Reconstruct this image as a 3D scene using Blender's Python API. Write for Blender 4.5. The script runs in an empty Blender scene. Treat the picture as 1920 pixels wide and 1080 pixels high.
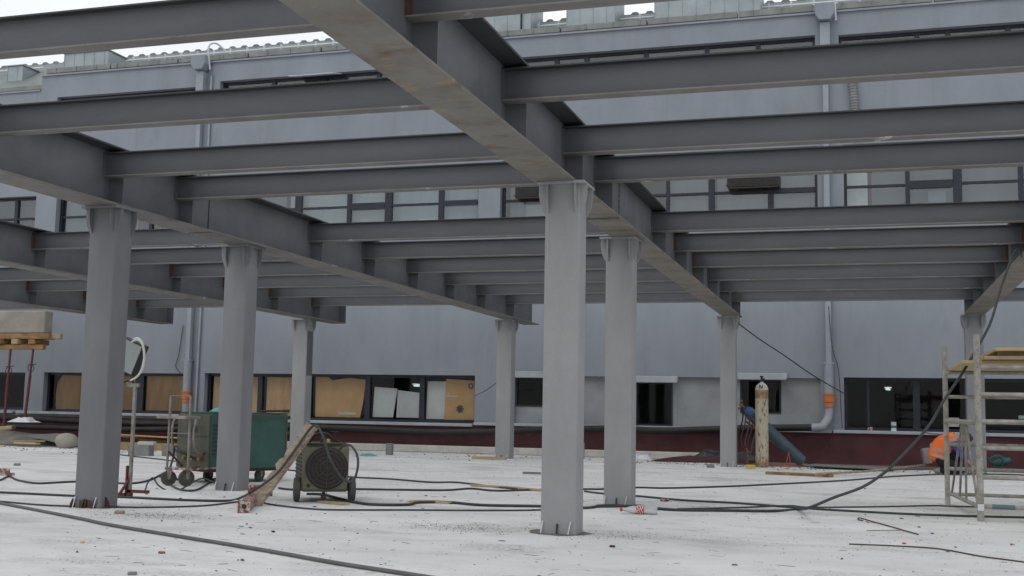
import bpy, bmesh, math, random
from mathutils import Vector, Matrix
R = math.radians
random.seed(11)
scene = bpy.context.scene
COL = scene.collection

# ------------------------------------------------------------------ camera
cam_d = bpy.data.cameras.new('camera'); cam = bpy.data.objects.new('camera', cam_d); COL.objects.link(cam)
scene.camera = cam
cam_d.sensor_width = 36; cam_d.lens = 2157/1920*36; cam_d.clip_start = .05; cam_d.clip_end = 2000
yaw, pit, rol = R(-17.065), R(6.114), R(1.032)
fw = Vector((math.sin(yaw)*math.cos(pit), math.cos(yaw)*math.cos(pit), math.sin(pit)))
rt = Vector((math.cos(yaw), -math.sin(yaw), 0)); up = rt.cross(fw)
r2 = math.cos(rol)*rt+math.sin(rol)*up; u2 = -math.sin(rol)*rt+math.cos(rol)*up
m = Matrix((r2, u2, -fw)).transposed().to_4x4(); m.translation = Vector((0, 0, .95)); cam.matrix_world = m
scene.render.resolution_x = 1024; scene.render.resolution_y = 576

# ------------------------------------------------------------------ light
SUN_EL, SUN_AZ = 55, 200
world = bpy.data.worlds.new('World'); scene.world = world; world.use_nodes = True
nt = world.node_tree; bg = nt.nodes['Background']
sky = nt.nodes.new('ShaderNodeTexSky'); sky.sky_type = 'NISHITA'; sky.sun_disc = False
sky.sun_elevation = R(SUN_EL); sky.sun_rotation = R(SUN_AZ); sky.dust_density = 3; sky.air_density = 1.2
tcw = nt.nodes.new('ShaderNodeTexCoord'); nz = nt.nodes.new('ShaderNodeTexNoise'); nz.inputs['Scale'].default_value = 2.2; nz.inputs['Detail'].default_value = 5
nt.links.new(tcw.outputs['Generated'], nz.inputs['Vector'])
rp = nt.nodes.new('ShaderNodeValToRGB'); rp.color_ramp.elements[0].position = .3; rp.color_ramp.elements[1].position = .7
rp.color_ramp.elements[0].color = (10.6, 10.9, 11.4, 1); rp.color_ramp.elements[1].color = (13.6, 13.8, 14.2, 1)
nt.links.new(nz.outputs['Fac'], rp.inputs['Fac'])
mxw = nt.nodes.new('ShaderNodeMixRGB'); mxw.inputs['Fac'].default_value = .85
nt.links.new(sky.outputs[0], mxw.inputs['Color1']); nt.links.new(rp.outputs['Color'], mxw.inputs['Color2'])
nt.links.new(mxw.outputs['Color'], bg.inputs['Color']); bg.inputs['Strength'].default_value = .1
sun_d = bpy.data.lights.new('sun', 'SUN'); sun = bpy.data.objects.new('sun', sun_d); COL.objects.link(sun)
sun_d.energy = .55; sun_d.angle = R(25); sun_d.color = (1, .97, .93)
az = R(SUN_AZ); el = R(SUN_EL)
sd = Vector((math.sin(az)*math.cos(el), math.cos(az)*math.cos(el), math.sin(el)))
sun.rotation_euler = sd.to_track_quat('Z', 'Y').to_euler()
scene.view_settings.view_transform = 'Standard'; scene.view_settings.look = 'None'
scene.view_settings.exposure = -.17; scene.view_settings.gamma = 1

# ------------------------------------------------------------------ materials
def mat(name, col, rough=.6, col2=None, scale=3, amt=.5, detail=6, stretch=(1, 1, 1), fine=0, metal=0, bump=0, bscale=60,
        rust=None, rscale=2, rlo=.58, rhi=.68, spec=.4, pale=None, plo=.7, streak=None):
    """principled with world-space mottling (col->col2), a fine grain, optional rust/dirt patches"""
    m = bpy.data.materials.new(name); m.use_nodes = True; n = m.node_tree.nodes; l = m.node_tree.links
    b = n['Principled BSDF']; b.inputs['Roughness'].default_value = rough; b.inputs['Metallic'].default_value = metal
    b.inputs['Specular IOR Level'].default_value = spec
    geo = n.new('ShaderNodeNewGeometry'); mp = n.new('ShaderNodeMapping'); mp.inputs['Scale'].default_value = stretch
    l.new(geo.outputs['Position'], mp.inputs['Vector'])
    def noise(sc, det=6, src=None):
        t = n.new('ShaderNodeTexNoise'); t.inputs['Scale'].default_value = sc; t.inputs['Detail'].default_value = det
        t.inputs['Roughness'].default_value = .65
        l.new((src or mp).outputs[0], t.inputs['Vector']); return t
    def ramp(t, a, c):
        r = n.new('ShaderNodeMapRange'); r.inputs['From Min'].default_value = a; r.inputs['From Max'].default_value = c
        l.new(t.outputs['Fac'], r.inputs['Value']); return r
    def mix(f, c1, c2, mode='MIX'):
        x = n.new('ShaderNodeMixRGB'); x.blend_type = mode
        if hasattr(f, 'outputs'): l.new(f.outputs[0], x.inputs['Fac'])
        else: x.inputs['Fac'].default_value = f
        for k, c in (('Color1', c1), ('Color2', c2)):
            if hasattr(c, 'outputs'): l.new(c.outputs[0], x.inputs[k])
            else: x.inputs[k].default_value = (*c, 1)
        return x
    col2 = col2 or tuple(v*.8 for v in col)
    cur = mix(ramp(noise(scale, detail), .5-.25/max(amt, .01)*.5, .5+.25/max(amt, .01)*.5), col, col2)
    if fine:
        g = ramp(noise(180, 2, geo), .3, .7); cur = mix(fine, cur, mix(g, (.35, .35, .35), (1.0, 1.0, 1.0)), 'MULTIPLY')
    if rust:
        cur = mix(ramp(noise(rscale, 8), rlo, rhi), cur, rust)
    if streak:
        m2 = n.new('ShaderNodeMapping'); m2.inputs['Scale'].default_value = (3.2, 3.2, .22); l.new(geo.outputs['Position'], m2.inputs['Vector'])
        cur = mix(ramp(noise(1.1, 10, m2), .56, 1.1), cur, streak)
    if pale:
        cur = mix(ramp(noise(4.1, 9), plo, plo+.05), cur, pale)
    l.new(cur.outputs[0], b.inputs['Base Color'])
    rr = ramp(noise(scale*2.3, 4), .2, .8); rr.inputs['To Min'].default_value = max(.05, rough-.12); rr.inputs['To Max'].default_value = min(1, rough+.12)
    l.new(rr.outputs[0], b.inputs['Roughness'])
    if bump:
        bp = n.new('ShaderNodeBump'); bp.inputs['Strength'].default_value = bump; bp.inputs['Distance'].default_value = .01
        l.new(noise(bscale, 4).outputs['Fac'], bp.inputs['Height']); l.new(bp.outputs[0], b.inputs['Normal'])
    return m

M = {}
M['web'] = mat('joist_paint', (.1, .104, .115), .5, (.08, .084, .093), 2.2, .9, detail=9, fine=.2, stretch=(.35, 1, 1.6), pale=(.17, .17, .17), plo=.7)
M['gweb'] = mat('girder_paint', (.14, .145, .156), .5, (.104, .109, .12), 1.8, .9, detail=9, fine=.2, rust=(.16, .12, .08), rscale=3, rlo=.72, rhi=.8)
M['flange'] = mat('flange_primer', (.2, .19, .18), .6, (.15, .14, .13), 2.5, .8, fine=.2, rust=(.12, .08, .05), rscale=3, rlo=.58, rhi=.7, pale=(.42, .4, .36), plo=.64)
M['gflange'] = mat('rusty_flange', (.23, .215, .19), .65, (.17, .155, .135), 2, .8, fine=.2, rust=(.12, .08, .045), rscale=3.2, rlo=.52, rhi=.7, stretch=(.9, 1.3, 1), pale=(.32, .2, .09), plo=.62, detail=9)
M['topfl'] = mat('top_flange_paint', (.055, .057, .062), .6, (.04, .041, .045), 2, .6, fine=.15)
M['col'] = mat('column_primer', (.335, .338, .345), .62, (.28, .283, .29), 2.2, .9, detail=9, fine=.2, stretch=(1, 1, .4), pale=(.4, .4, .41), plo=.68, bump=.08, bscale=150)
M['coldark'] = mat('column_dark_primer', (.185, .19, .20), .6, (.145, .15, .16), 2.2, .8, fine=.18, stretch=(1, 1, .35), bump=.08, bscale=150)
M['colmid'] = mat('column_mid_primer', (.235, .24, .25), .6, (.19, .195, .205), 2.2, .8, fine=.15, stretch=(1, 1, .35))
M['rust'] = mat('rust', (.12, .06, .028), .85, (.06, .035, .022), 14, .8, bump=.3)
M['rustdark'] = mat('dark_rust', (.07, .035, .025), .85, (.04, .022, .018), 10, .8, bump=.3)
M['wall'] = mat('grey_blue_render', (.285, .31, .35), .85, (.25, .275, .31), 1.3, .8, detail=9, fine=.2, bump=.35, bscale=50, rust=(.19, .2, .21), rscale=.9, rlo=.56, rhi=.9, stretch=(1, 1, .5), spec=.2, streak=(.17, .18, .19))
M['band'] = mat('parapet_render', (.32, .34, .39), .85, (.26, .28, .325), .7, .8, fine=.08, stretch=(1, 1, .5), spec=.2, streak=(.2, .21, .22))
M['plinth'] = mat('oxblood_plinth', (.095, .026, .03), .7, (.06, .018, .021), 2.2, .8, fine=.2, rust=(.16, .11, .1), rscale=3.5, rlo=.64, rhi=.8)
M['dark'] = mat('window_frame_dark', (.018, .022, .035), .4)
M['darkint'] = mat('dark_interior', (.05, .05, .05), .9)
M['recess'] = mat('recess_panel', (.31, .325, .335), .8, (.24, .25, .26), 1.6, .9, detail=9, fine=.15)
M['white'] = mat('white_metal', (.62, .66, .68), .5, (.52, .56, .58), 4, .6)
M['sill'] = mat('sill_sheet', (.4, .43, .46), .55, (.3, .33, .35), 3, .7)
M['gutter'] = mat('weathered_zinc', (.26, .28, .265), .6, (.17, .18, .165), 2.4, .8, fine=.15, rust=(.12, .11, .08), rscale=5, rlo=.6, rhi=.75)
M['zinc'] = mat('galvanised_sheet', (.36, .41, .42), .45, (.27, .31, .33), 1.8, .8, metal=.3)
M['roof'] = mat('roof_sheet', (.2, .225, .22), .6, (.15, .165, .16), 2, .8)
M['black'] = mat('black_plastic', (.014, .015, .016), .5, (.03, .03, .03), 6, .6)
M['blackpipe'] = mat('dusty_black_pipe', (.01, .01, .011), .6, (.022, .022, .023), 4, .6)
M['cable'] = mat('dusty_cable', (.055, .058, .06), .7, (.03, .032, .034), 5, .7)
M['cablegrey'] = mat('grey_cable', (.13, .125, .125), .7, (.09, .088, .09), 5, .7)
M['cablegreen'] = mat('dark_green_cable', (.03, .065, .055), .6, (.03, .045, .04), 5, .7)
M['rope'] = mat('white_hose', (.62, .62, .58), .6)
M['ply'] = mat('plywood', (.54, .34, .17), .8, (.41, .245, .115), 2.6, .9, stretch=(2.2, 1, .5), fine=.15)
M['card'] = mat('cardboard', (.54, .33, .16), .9, (.43, .255, .115), 2, .8, fine=.1)
M['cardw'] = mat('pale_board', (.55, .56, .54), .85, (.45, .46, .45), 2, .8)
M['tape'] = mat('packing_tape', (.5, .48, .42), .4)
M['timber'] = mat('formwork_timber', (.38, .23, .1), .85, (.22, .12, .05), 4, .9, fine=.2, stretch=(1, 4, 3))
M['paletimber'] = mat('pale_timber', (.47, .36, .22), .85, (.34, .25, .14), 4, .8, fine=.2)
M['yellowply'] = mat('yellow_formply', (.5, .4, .2), .7, (.4, .31, .16), 3, .8, fine=.15)
M['conc'] = mat('raw_concrete', (.36, .34, .29), .9, (.26, .245, .21), 2.5, .8, fine=.2, bump=.4, bscale=25)
M['block'] = mat('grey_block', (.24, .245, .25), .9, (.17, .175, .18), 6, .8, fine=.2, bump=.3)
M['paleblock'] = mat('pale_block', (.55, .54, .5), .9, (.42, .41, .38), 6, .8, fine=.15)
M['redpaint'] = mat('red_prop_paint', (.13, .026, .03), .6, (.1, .025, .025), 8, .8)
M['redtube'] = mat('chipped_red_paint', (.25, .085, .07), .7, (.17, .055, .045), 10, .8, rust=(.46, .42, .38), rscale=22, rlo=.5, rhi=.58, fine=.2)
M['green'] = mat('green_enamel', (.032, .105, .085), .5, (.022, .07, .058), 3, .8, rust=(.06, .055, .04), rscale=7, rlo=.62, rhi=.7, fine=.12)
M['olive'] = mat('olive_enamel', (.09, .093, .062), .55, (.05, .052, .035), 4, .8, rust=(.1, .055, .03), rscale=8, rlo=.62, rhi=.72, fine=.15)
M['olivelight'] = mat('worn_olive_enamel', (.15, .155, .1), .5, (.1, .1, .068), 5, .8, rust=(.11, .06, .035), rscale=12, rlo=.6, rhi=.68, fine=.15)
M['grill'] = mat('sooty_grill', (.035, .028, .025), .7, (.02, .016, .015), 7, .8, rust=(.1, .045, .035), rscale=9, rlo=.6, rhi=.72)
M['rubber'] = mat('dusty_rubber', (.05, .048, .046), .85, (.09, .085, .08), 9, .7)
M['steel'] = mat('bare_steel_tube', (.3, .29, .27), .5, (.17, .15, .13), 9, .8, metal=.3, rust=(.16, .09, .06), rscale=12, rlo=.6, rhi=.7)
M['scaff'] = mat('cement_stained_tube', (.4, .385, .34), .75, (.23, .22, .195), 9, .9, fine=.2, rust=(.18, .12, .07), rscale=10, rlo=.62, rhi=.74, bump=.3)
M['rustboard'] = mat('weathered_torn_board', (.42, .35, .28), .9, (.25, .18, .13), 8, .9, fine=.25, stretch=(1, 1, 3), bump=.4, rust=(.12, .07, .05), rscale=9, rlo=.62, rhi=.7)
M['cream'] = mat('cream_bottle_paint', (.52, .48, .36), .55, (.4, .34, .22), 5, .8, rust=(.12, .055, .025), rscale=11, rlo=.55, rhi=.63, stretch=(2.4, 2.4, .8), fine=.15)
M['creamrust'] = mat('rusty_bottle_band', (.2, .09, .04), .75, (.42, .34, .2), 9, .9, fine=.2)
M['blue'] = mat('blue_bottle_paint', (.055, .095, .125), .4, (.04, .062, .08), 4, .8, rust=(.12, .12, .12), rscale=8, rlo=.66, rhi=.74)
M['bluebright'] = mat('blue_shoulder_paint', (.05, .15, .38), .4)
M['brass'] = mat('dull_brass', (.3, .2, .1), .5, metal=.5)
M['orange'] = mat('orange_pvc', (.5, .17, .06), .5, (.52, .15, .04), 6, .6)
M['orangered'] = mat('orange_red_trolley', (.38, .08, .04), .5)
M['pipegrey'] = mat('grey_pvc', (.3, .33, .37), .5, (.25, .27, .31), 3, .6)
M['hoser'] = mat('red_hose', (.2, .035, .04), .6)
M['hoseb'] = mat('blue_hose', (.1, .16, .2), .6)
M['vest'] = mat('orange_vest', (.85, .17, .02), .75, (.75, .13, .015), 8, .6)
M['reflect'] = mat('reflective_tape', (.36, .34, .31), .4)
M['bluecloth'] = mat('blue_workwear', (.03, .06, .26), .85)
M['blackcloth'] = mat('black_trousers', (.012, .012, .016), .9)
M['skin'] = mat('skin', (.42, .22, .15), .6)
M['sole'] = mat('boot_sole', (.24, .22, .19), .9)
M['cyan'] = mat('turquoise_plastic', (.05, .42, .34), .6, (.04, .3, .26), 8, .7)
M['redcap'] = mat('red_label', (.6, .02, .03), .45)
M['bluebit'] = mat('blue_bit', (.03, .08, .4), .5)
M['yellowbit'] = mat('yellow_bit', (.6, .42, .06), .6)
M['teal'] = mat('teal_tool', (.02, .11, .11), .5, (.015, .07, .07), 9, .7)
M['whitebag'] = mat('white_sack', (.62, .63, .66), .7, (.5, .5, .55), 6, .7)
M['maroon'] = mat('maroon_sheet', (.07, .022, .025), .6, (.045, .018, .02), 5, .7)
M['dirt'] = mat('damp_dirt', (.2, .19, .17), .95, (.11, .105, .095), 3, .9, fine=.3, bump=.5, bscale=40)
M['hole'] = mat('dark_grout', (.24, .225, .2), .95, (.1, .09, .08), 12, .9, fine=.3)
M['chip'] = mat('grit', (.16, .15, .14), .9, (.07, .065, .06), 20, .9)
M['bitumen'] = mat('curled_felt', (.2, .2, .19), .9, (.13, .13, .125), 4, .8)
M['rebar'] = mat('rusty_wire', (.09, .06, .05), .8)
M['lampw'] = mat('lamp_glass', (.28, .31, .31), .25)
M['curtain'] = mat('curtain_cloth', (.31, .36, .37), .9, (.25, .295, .305), .8, .7, stretch=(1.5, 1, .5))
M['curtaind'] = mat('dim_curtain', (.12, .145, .155), .9, (.07, .09, .098), .8, .7, stretch=(1.5, 1, .5))

def floor_mat():
    m = bpy.data.materials.new('pale_slab_concrete'); m.use_nodes = True; n = m.node_tree.nodes; l = m.node_tree.links
    b = n['Principled BSDF']; b.inputs['Specular IOR Level'].default_value = .25
    geo = n.new('ShaderNodeNewGeometry')
    def noise(sc, det, st=(1, 1, 1), rough=.6, rot=0):
        mp = n.new('ShaderNodeMapping'); mp.inputs['Scale'].default_value = st; mp.inputs['Rotation'].default_value = (0, 0, rot)
        l.new(geo.outputs['Position'], mp.inputs['Vector'])
        t = n.new('ShaderNodeTexNoise'); t.inputs['Scale'].default_value = sc; t.inputs['Detail'].default_value = det; t.inputs['Roughness'].default_value = rough
        l.new(mp.outputs[0], t.inputs['Vector']); return t
    def rg(t, a, c, lo=0, hi=1):
        r = n.new('ShaderNodeMapRange'); r.inputs['From Min'].default_value = a; r.inputs['From Max'].default_value = c
        r.inputs['To Min'].default_value = lo; r.inputs['To Max'].default_value = hi
        l.new(t.outputs[0], r.inputs['Value']); return r
    def mix(f, c1, c2, mode='MIX'):
        x = n.new('ShaderNodeMixRGB'); x.blend_type = mode
        if hasattr(f, 'outputs'): l.new(f.outputs[0], x.inputs['Fac'])
        else: x.inputs['Fac'].default_value = f
        for k, c in (('Color1', c1), ('Color2', c2)):
            if hasattr(c, 'outputs'): l.new(c.outputs[0], x.inputs[k])
            else: x.inputs[k].default_value = (*c, 1)
        return x
    cur = mix(rg(noise(.6, 9, (.7, 1.3, 1)), .38, .62), (.78, .78, .765), (.66, .66, .645))
    cur = mix(rg(noise(2.2, 8, (.6, 1, 1)), .5, .72, 0, .7), cur, (.5, .5, .49))
    cur = mix(rg(noise(6, 10, (.5, 1.7, 1), .8, .12), .55, .70, 0, .65), cur, (.42, .415, .4))
    cur = mix(rg(noise(9, 10, (.6, 1.6, 1), .8, .3), .5, .36, 0, .6), cur, (.74, .74, .72))
    cur = mix(rg(noise(11, 8, (.3, 1.8, 1), .8, -.05), .60, .68, 0, .8), cur, (.2, .195, .18))
    cur = mix(rg(noise(45, 5, (.7, 1.2, 1), .7), .62, .70, 0, .85), cur, (.13, .125, .115))
    cur = mix(rg(noise(30, 5, (1, 1, 1), .7), .30, .24, 0, .6), cur, (.72, .72, .71))
    pa = rg(noise(.75, 5, (.8, 1.4, 1)), .53, .66); pb = rg(noise(38, 6, (.8, 1.2, 1), .8), .42, .6)
    mu = n.new('ShaderNodeMath'); mu.operation = 'MULTIPLY'; l.new(pa.outputs[0], mu.inputs[0]); l.new(pb.outputs[0], mu.inputs[1])
    mv = n.new('ShaderNodeMath'); mv.operation = 'MULTIPLY'; mv.inputs[1].default_value = .8; l.new(mu.outputs[0], mv.inputs[0])
    cur = mix(mv, cur, (.2, .195, .18))
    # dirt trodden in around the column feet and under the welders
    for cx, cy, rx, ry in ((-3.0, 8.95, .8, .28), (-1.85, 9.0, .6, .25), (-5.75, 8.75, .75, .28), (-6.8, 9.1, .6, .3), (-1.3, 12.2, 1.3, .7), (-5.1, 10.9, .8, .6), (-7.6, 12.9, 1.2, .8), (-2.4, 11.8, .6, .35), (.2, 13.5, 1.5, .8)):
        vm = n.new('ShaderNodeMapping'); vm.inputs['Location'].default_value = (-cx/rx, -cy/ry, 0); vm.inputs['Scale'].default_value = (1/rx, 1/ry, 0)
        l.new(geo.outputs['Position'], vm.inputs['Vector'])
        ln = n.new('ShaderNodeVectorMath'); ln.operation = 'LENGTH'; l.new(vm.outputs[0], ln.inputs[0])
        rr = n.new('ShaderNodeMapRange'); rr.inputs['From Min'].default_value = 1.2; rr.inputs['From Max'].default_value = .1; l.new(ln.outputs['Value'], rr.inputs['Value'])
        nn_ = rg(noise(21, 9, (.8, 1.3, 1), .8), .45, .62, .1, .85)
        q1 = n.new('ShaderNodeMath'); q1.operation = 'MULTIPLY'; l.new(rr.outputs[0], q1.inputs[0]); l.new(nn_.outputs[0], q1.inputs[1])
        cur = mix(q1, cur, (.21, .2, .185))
    cur = mix(rg(noise(120, 4, (1, 1, 1), .8), .35, .75, 0, .5), cur, (.33, .33, .32))
    l.new(cur.outputs[0], b.inputs['Base Color'])
    l.new(rg(noise(3, 5), .3, .7, .7, .95).outputs[0], b.inputs['Roughness'])
    bp = n.new('ShaderNodeBump'); bp.inputs['Strength'].default_value = .6; bp.inputs['Distance'].default_value = .012
    l.new(noise(14, 8, (.5, 1.6, 1), .7).outputs[0], bp.inputs['Height']); l.new(bp.outputs[0], b.inputs['Normal'])
    return m
M['floor'] = floor_mat()

def glass_mat(name, tint=(.75, .8, .82), f=.0):
    m = bpy.data.materials.new(name); m.use_nodes = True; n = m.node_tree.nodes; l = m.node_tree.links
    n.remove(n['Principled BSDF'])
    tr = n.new('ShaderNodeBsdfTransparent'); tr.inputs[0].default_value = (*tint, 1)
    gl = n.new('ShaderNodeBsdfGlossy'); gl.inputs['Roughness'].default_value = .03
    fr = n.new('ShaderNodeFresnel'); fr.inputs[0].default_value = 1.5
    ad = n.new('ShaderNodeMath'); ad.operation = 'ADD'; ad.inputs[1].default_value = f; l.new(fr.outputs[0], ad.inputs[0])
    mx = n.new('ShaderNodeMixShader'); l.new(ad.outputs[0], mx.inputs[0]); l.new(tr.outputs[0], mx.inputs[1]); l.new(gl.outputs[0], mx.inputs[2])
    l.new(mx.outputs[0], n['Material Output'].inputs[0]); return m
M['glass'] = glass_mat('window_glass', (.88, .9, .9), -.024)
M['glassup'] = glass_mat('upper_window_glass', (.8, .86, .88), .1)
M['pet'] = glass_mat('clear_bottle_plastic', (.85, .87, .88), .05)
_n = M['pet'].node_tree.nodes; _l = M['pet'].node_tree.links
_d = _n.new('ShaderNodeBsdfDiffuse'); _d.inputs[0].default_value = (.75, .77, .78, 1); _m2 = _n.new('ShaderNodeMixShader'); _m2.inputs[0].default_value = .45
_l.new(_n['Mix Shader'].outputs[0], _m2.inputs[1]); _l.new(_d.outputs[0], _m2.inputs[2]); _l.new(_m2.outputs[0], _n['Material Output'].inputs[0])

def emis(name, c, s):
    m = bpy.data.materials.new(name); m.use_nodes = True; b = m.node_tree.nodes['Principled BSDF']
    b.inputs['Emission Color'].default_value = (*c, 1); b.inputs['Emission Strength'].default_value = s; return m
M['lit'] = emis('lit_tube', (.8, 1, .92), .7)

# ------------------------------------------------------------------ mesh helpers
class MB:
    def __init__(self): self.v = []; self.f = []
    def add(self, vs, fs):
        o = len(self.v); self.v += [tuple(v) for v in vs]; self.f += [tuple(i+o for i in f) for f in fs]; return self
    def box(self, x0, x1, y0, y1, z0, z1, T=None):
        vs = [Vector((x, y, z)) for z in (z0, z1) for y in (y0, y1) for x in (x0, x1)]
        if T is not None: vs = [T @ v for v in vs]
        return self.add(vs, [(0, 2, 3, 1), (4, 5, 7, 6), (0, 1, 5, 4), (2, 6, 7, 3), (0, 4, 6, 2), (1, 3, 7, 5)])
    def prism(self, pts, y0, y1, T=None):
        """polygon given in x,z extruded along y"""
        n = len(pts); vs = [Vector((x, y0, z)) for x, z in pts]+[Vector((x, y1, z)) for x, z in pts]
        if T is not None: vs = [T @ v for v in vs]
        return self.add(vs, [tuple(range(n)), tuple(range(2*n-1, n-1, -1))]+[(i, i+n, (i+1) % n+n, (i+1) % n) for i in range(n)])
    def zprism(self, pts, z0, z1):
        n = len(pts); vs = [(x, y, z0) for x, y in pts]+[(x, y, z1) for x, y in pts]
        return self.add(vs, [tuple(range(n-1, -1, -1)), tuple(range(n, 2*n))]+[(i, (i+1) % n, (i+1) % n+n, i+n) for i in range(n)])
    def tube(self, path, r, n=8, smooth=0, cap=True, T=None):
        P = [Vector(p) for p in path]
        if smooth and len(P) > 2: P = spline(P, smooth)
        rs = r if isinstance(r, (list, tuple)) else [r]*len(P)
        if len(rs) != len(P): rs = [rs[0]]*len(P)
        u = None; vs = []
        for i, p in enumerate(P):
            t = (P[min(i+1, len(P)-1)]-P[max(i-1, 0)])
            if t.length < 1e-9: t = Vector((0, 0, 1))
            t.normalize()
            if u is None:
                a = Vector((0, 0, 1)) if abs(t.z) < .9 else Vector((1, 0, 0)); u = t.cross(a).normalized()
            else:
                u = (u-t*u.dot(t)).normalized()
            w = t.cross(u)
            for k in range(n):
                a = 2*math.pi*k/n; vs.append(p+rs[i]*(math.cos(a)*u+math.sin(a)*w))
        if T is not None: vs = [T @ v for v in vs]
        fs = []
        for i in range(len(P)-1):
            for k in range(n): fs.append((i*n+k, i*n+(k+1) % n, (i+1)*n+(k+1) % n, (i+1)*n+k))
        if cap: fs += [tuple(range(n-1, -1, -1)), tuple(range((len(P)-1)*n, len(P)*n))]
        return self.add(vs, fs)
    def torus(self, c, ax, Rr, r, n=24, k=8, T=None):
        ax = Vector(ax).normalized(); a = ax.orthogonal().normalized(); b = ax.cross(a); c = Vector(c); vs = []; fs = []
        for i in range(n):
            t = 2*math.pi*i/n; d = math.cos(t)*a+math.sin(t)*b
            for j in range(k):
                s = 2*math.pi*j/k; vs.append(c+d*(Rr+r*math.cos(s))+ax*r*math.sin(s))
        for i in range(n):
            for j in range(k):
                fs.append((i*k+j, i*k+(j+1) % k, ((i+1) % n)*k+(j+1) % k, ((i+1) % n)*k+j))
        if T is not None: vs = [T @ v for v in vs]
        return self.add(vs, fs)
    def lathe(self, prof, n=16, T=None):
        vs = []; fs = []
        for r, z in prof:
            for k in range(n):
                a = 2*math.pi*k/n; vs.append(Vector((r*math.cos(a), r*math.sin(a), z)))
        for i in range(len(prof)-1):
            for k in range(n): fs.append((i*n+k, i*n+(k+1) % n, (i+1)*n+(k+1) % n, (i+1)*n+k))
        fs += [tuple(range(n-1, -1, -1)), tuple(range((len(prof)-1)*n, len(prof)*n))]
        if T is not None: vs = [T @ v for v in vs]
        return self.add(vs, fs)
    def build(self, name, m, parent=None, smooth=False, bevel=0, loc=None):
        me = bpy.data.meshes.new(name); me.from_pydata(self.v, [], self.f); me.validate()
        bm = bmesh.new(); bm.from_mesh(me); bmesh.ops.recalc_face_normals(bm, faces=bm.faces)
        if bevel: bmesh.ops.bevel(bm, geom=[e for e in bm.edges if len(e.link_faces) == 2 and e.calc_face_angle(0) > .6], offset=bevel, segments=1, affect='EDGES', clamp_overlap=True)
        bm.to_mesh(me); bm.free()
        me.materials.append(m)
        if smooth:
            for p in me.polygons: p.use_smooth = True
            try: me.set_sharp_from_angle(angle=R(40))
            except Exception: pass
        o = bpy.data.objects.new(name, me); COL.objects.link(o)
        if parent: o.parent = parent
        if loc: o.location = loc
        return o

def spline(P, k):
    out = []
    for i in range(len(P)-1):
        p0 = P[max(i-1, 0)]; p1 = P[i]; p2 = P[i+1]; p3 = P[min(i+2, len(P)-1)]
        for j in range(k):
            t = j/k
            out.append(.5*((2*p1)+(-p0+p2)*t+(2*p0-5*p1+4*p2-p3)*t*t+(-p0+3*p1-3*p2+p3)*t**3))
    out.append(P[-1]); return out

def tag(o, label=None, cat=None, group=None, kind=None):
    if label: o['label'] = label
    if cat: o['category'] = cat
    if group: o['group'] = group
    if kind: o['kind'] = kind
    return o
def thing(name, label, cat, loc=(0, 0, 0), rz=0, group=None):
    o = bpy.data.objects.new(name, None); COL.objects.link(o); o.location = loc; o.rotation_euler = (0, 0, rz); o.empty_display_size = .1
    return tag(o, label, cat, group)
def copy_tree(o, parent=None):
    c = o.copy(); COL.objects.link(c)
    if parent: c.parent = parent
    for ch in [x for x in scene.objects if x.parent == o]: copy_tree(ch, c)
    return c
ORD = ['first', 'second', 'third', 'fourth', 'fifth', 'sixth', 'seventh', 'eighth', 'ninth', 'tenth', 'eleventh', 'twelfth']

# ------------------------------------------------------------------ ground
g = MB(); n = 40
g.add([(-150, -150, -.35), (150, -150, -.35), (150, 300, -.35), (-150, 300, -.35)], [(0, 1, 2, 3)])
tag(g.build('ground', M['dirt']), kind='structure')
g = MB(); g.box(-45, 30, -25, 24.5, -.3, 0)
tag(g.build('concrete_floor', M['floor']), kind='structure')
def blob_sheet(name, m, pts, z=.004, jit=.0):
    b = MB(); c = (sum(p[0] for p in pts)/len(pts), sum(p[1] for p in pts)/len(pts))
    P = spline([Vector((*p, 0)) for p in pts+[pts[0]]], 5)[:-1]
    P = [(p.x+random.uniform(-jit, jit), p.y+random.uniform(-jit, jit)) for p in P]
    b.add([(c[0], c[1], z)]+[(x, y, z) for x, y in P], [(0, i+1, (i+1) % len(P)+1) for i in range(len(P))])
    return b.build(name, m)
# dirt gutters along the foot of the facade
tag(blob_sheet('dirt_strip', M['dirt'], [(-3.0, 24.3), (-2.4, 22.7), (-1.2, 22.9), (0, 22.2), (1.2, 23.1), (3, 22.8), (6, 23), (9, 24.3), (2, 24.4)], .004, .06), kind='structure')
tag(blob_sheet('gravelly_dirt', M['dirt'], [(-22, 24.3), (-22, 20.6), (-19, 21.2), (-17, 20.9), (-15, 22.0), (-12.8, 20.9), (-11.8, 22.5), (-12.3, 24.3)], .004, .08), kind='structure')
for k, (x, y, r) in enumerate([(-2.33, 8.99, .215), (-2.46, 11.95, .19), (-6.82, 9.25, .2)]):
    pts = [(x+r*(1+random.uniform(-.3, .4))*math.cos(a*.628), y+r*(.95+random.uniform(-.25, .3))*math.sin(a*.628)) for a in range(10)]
    tag(blob_sheet('floor_pocket', M['hole'], pts, .004, .006), kind='structure')

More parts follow.
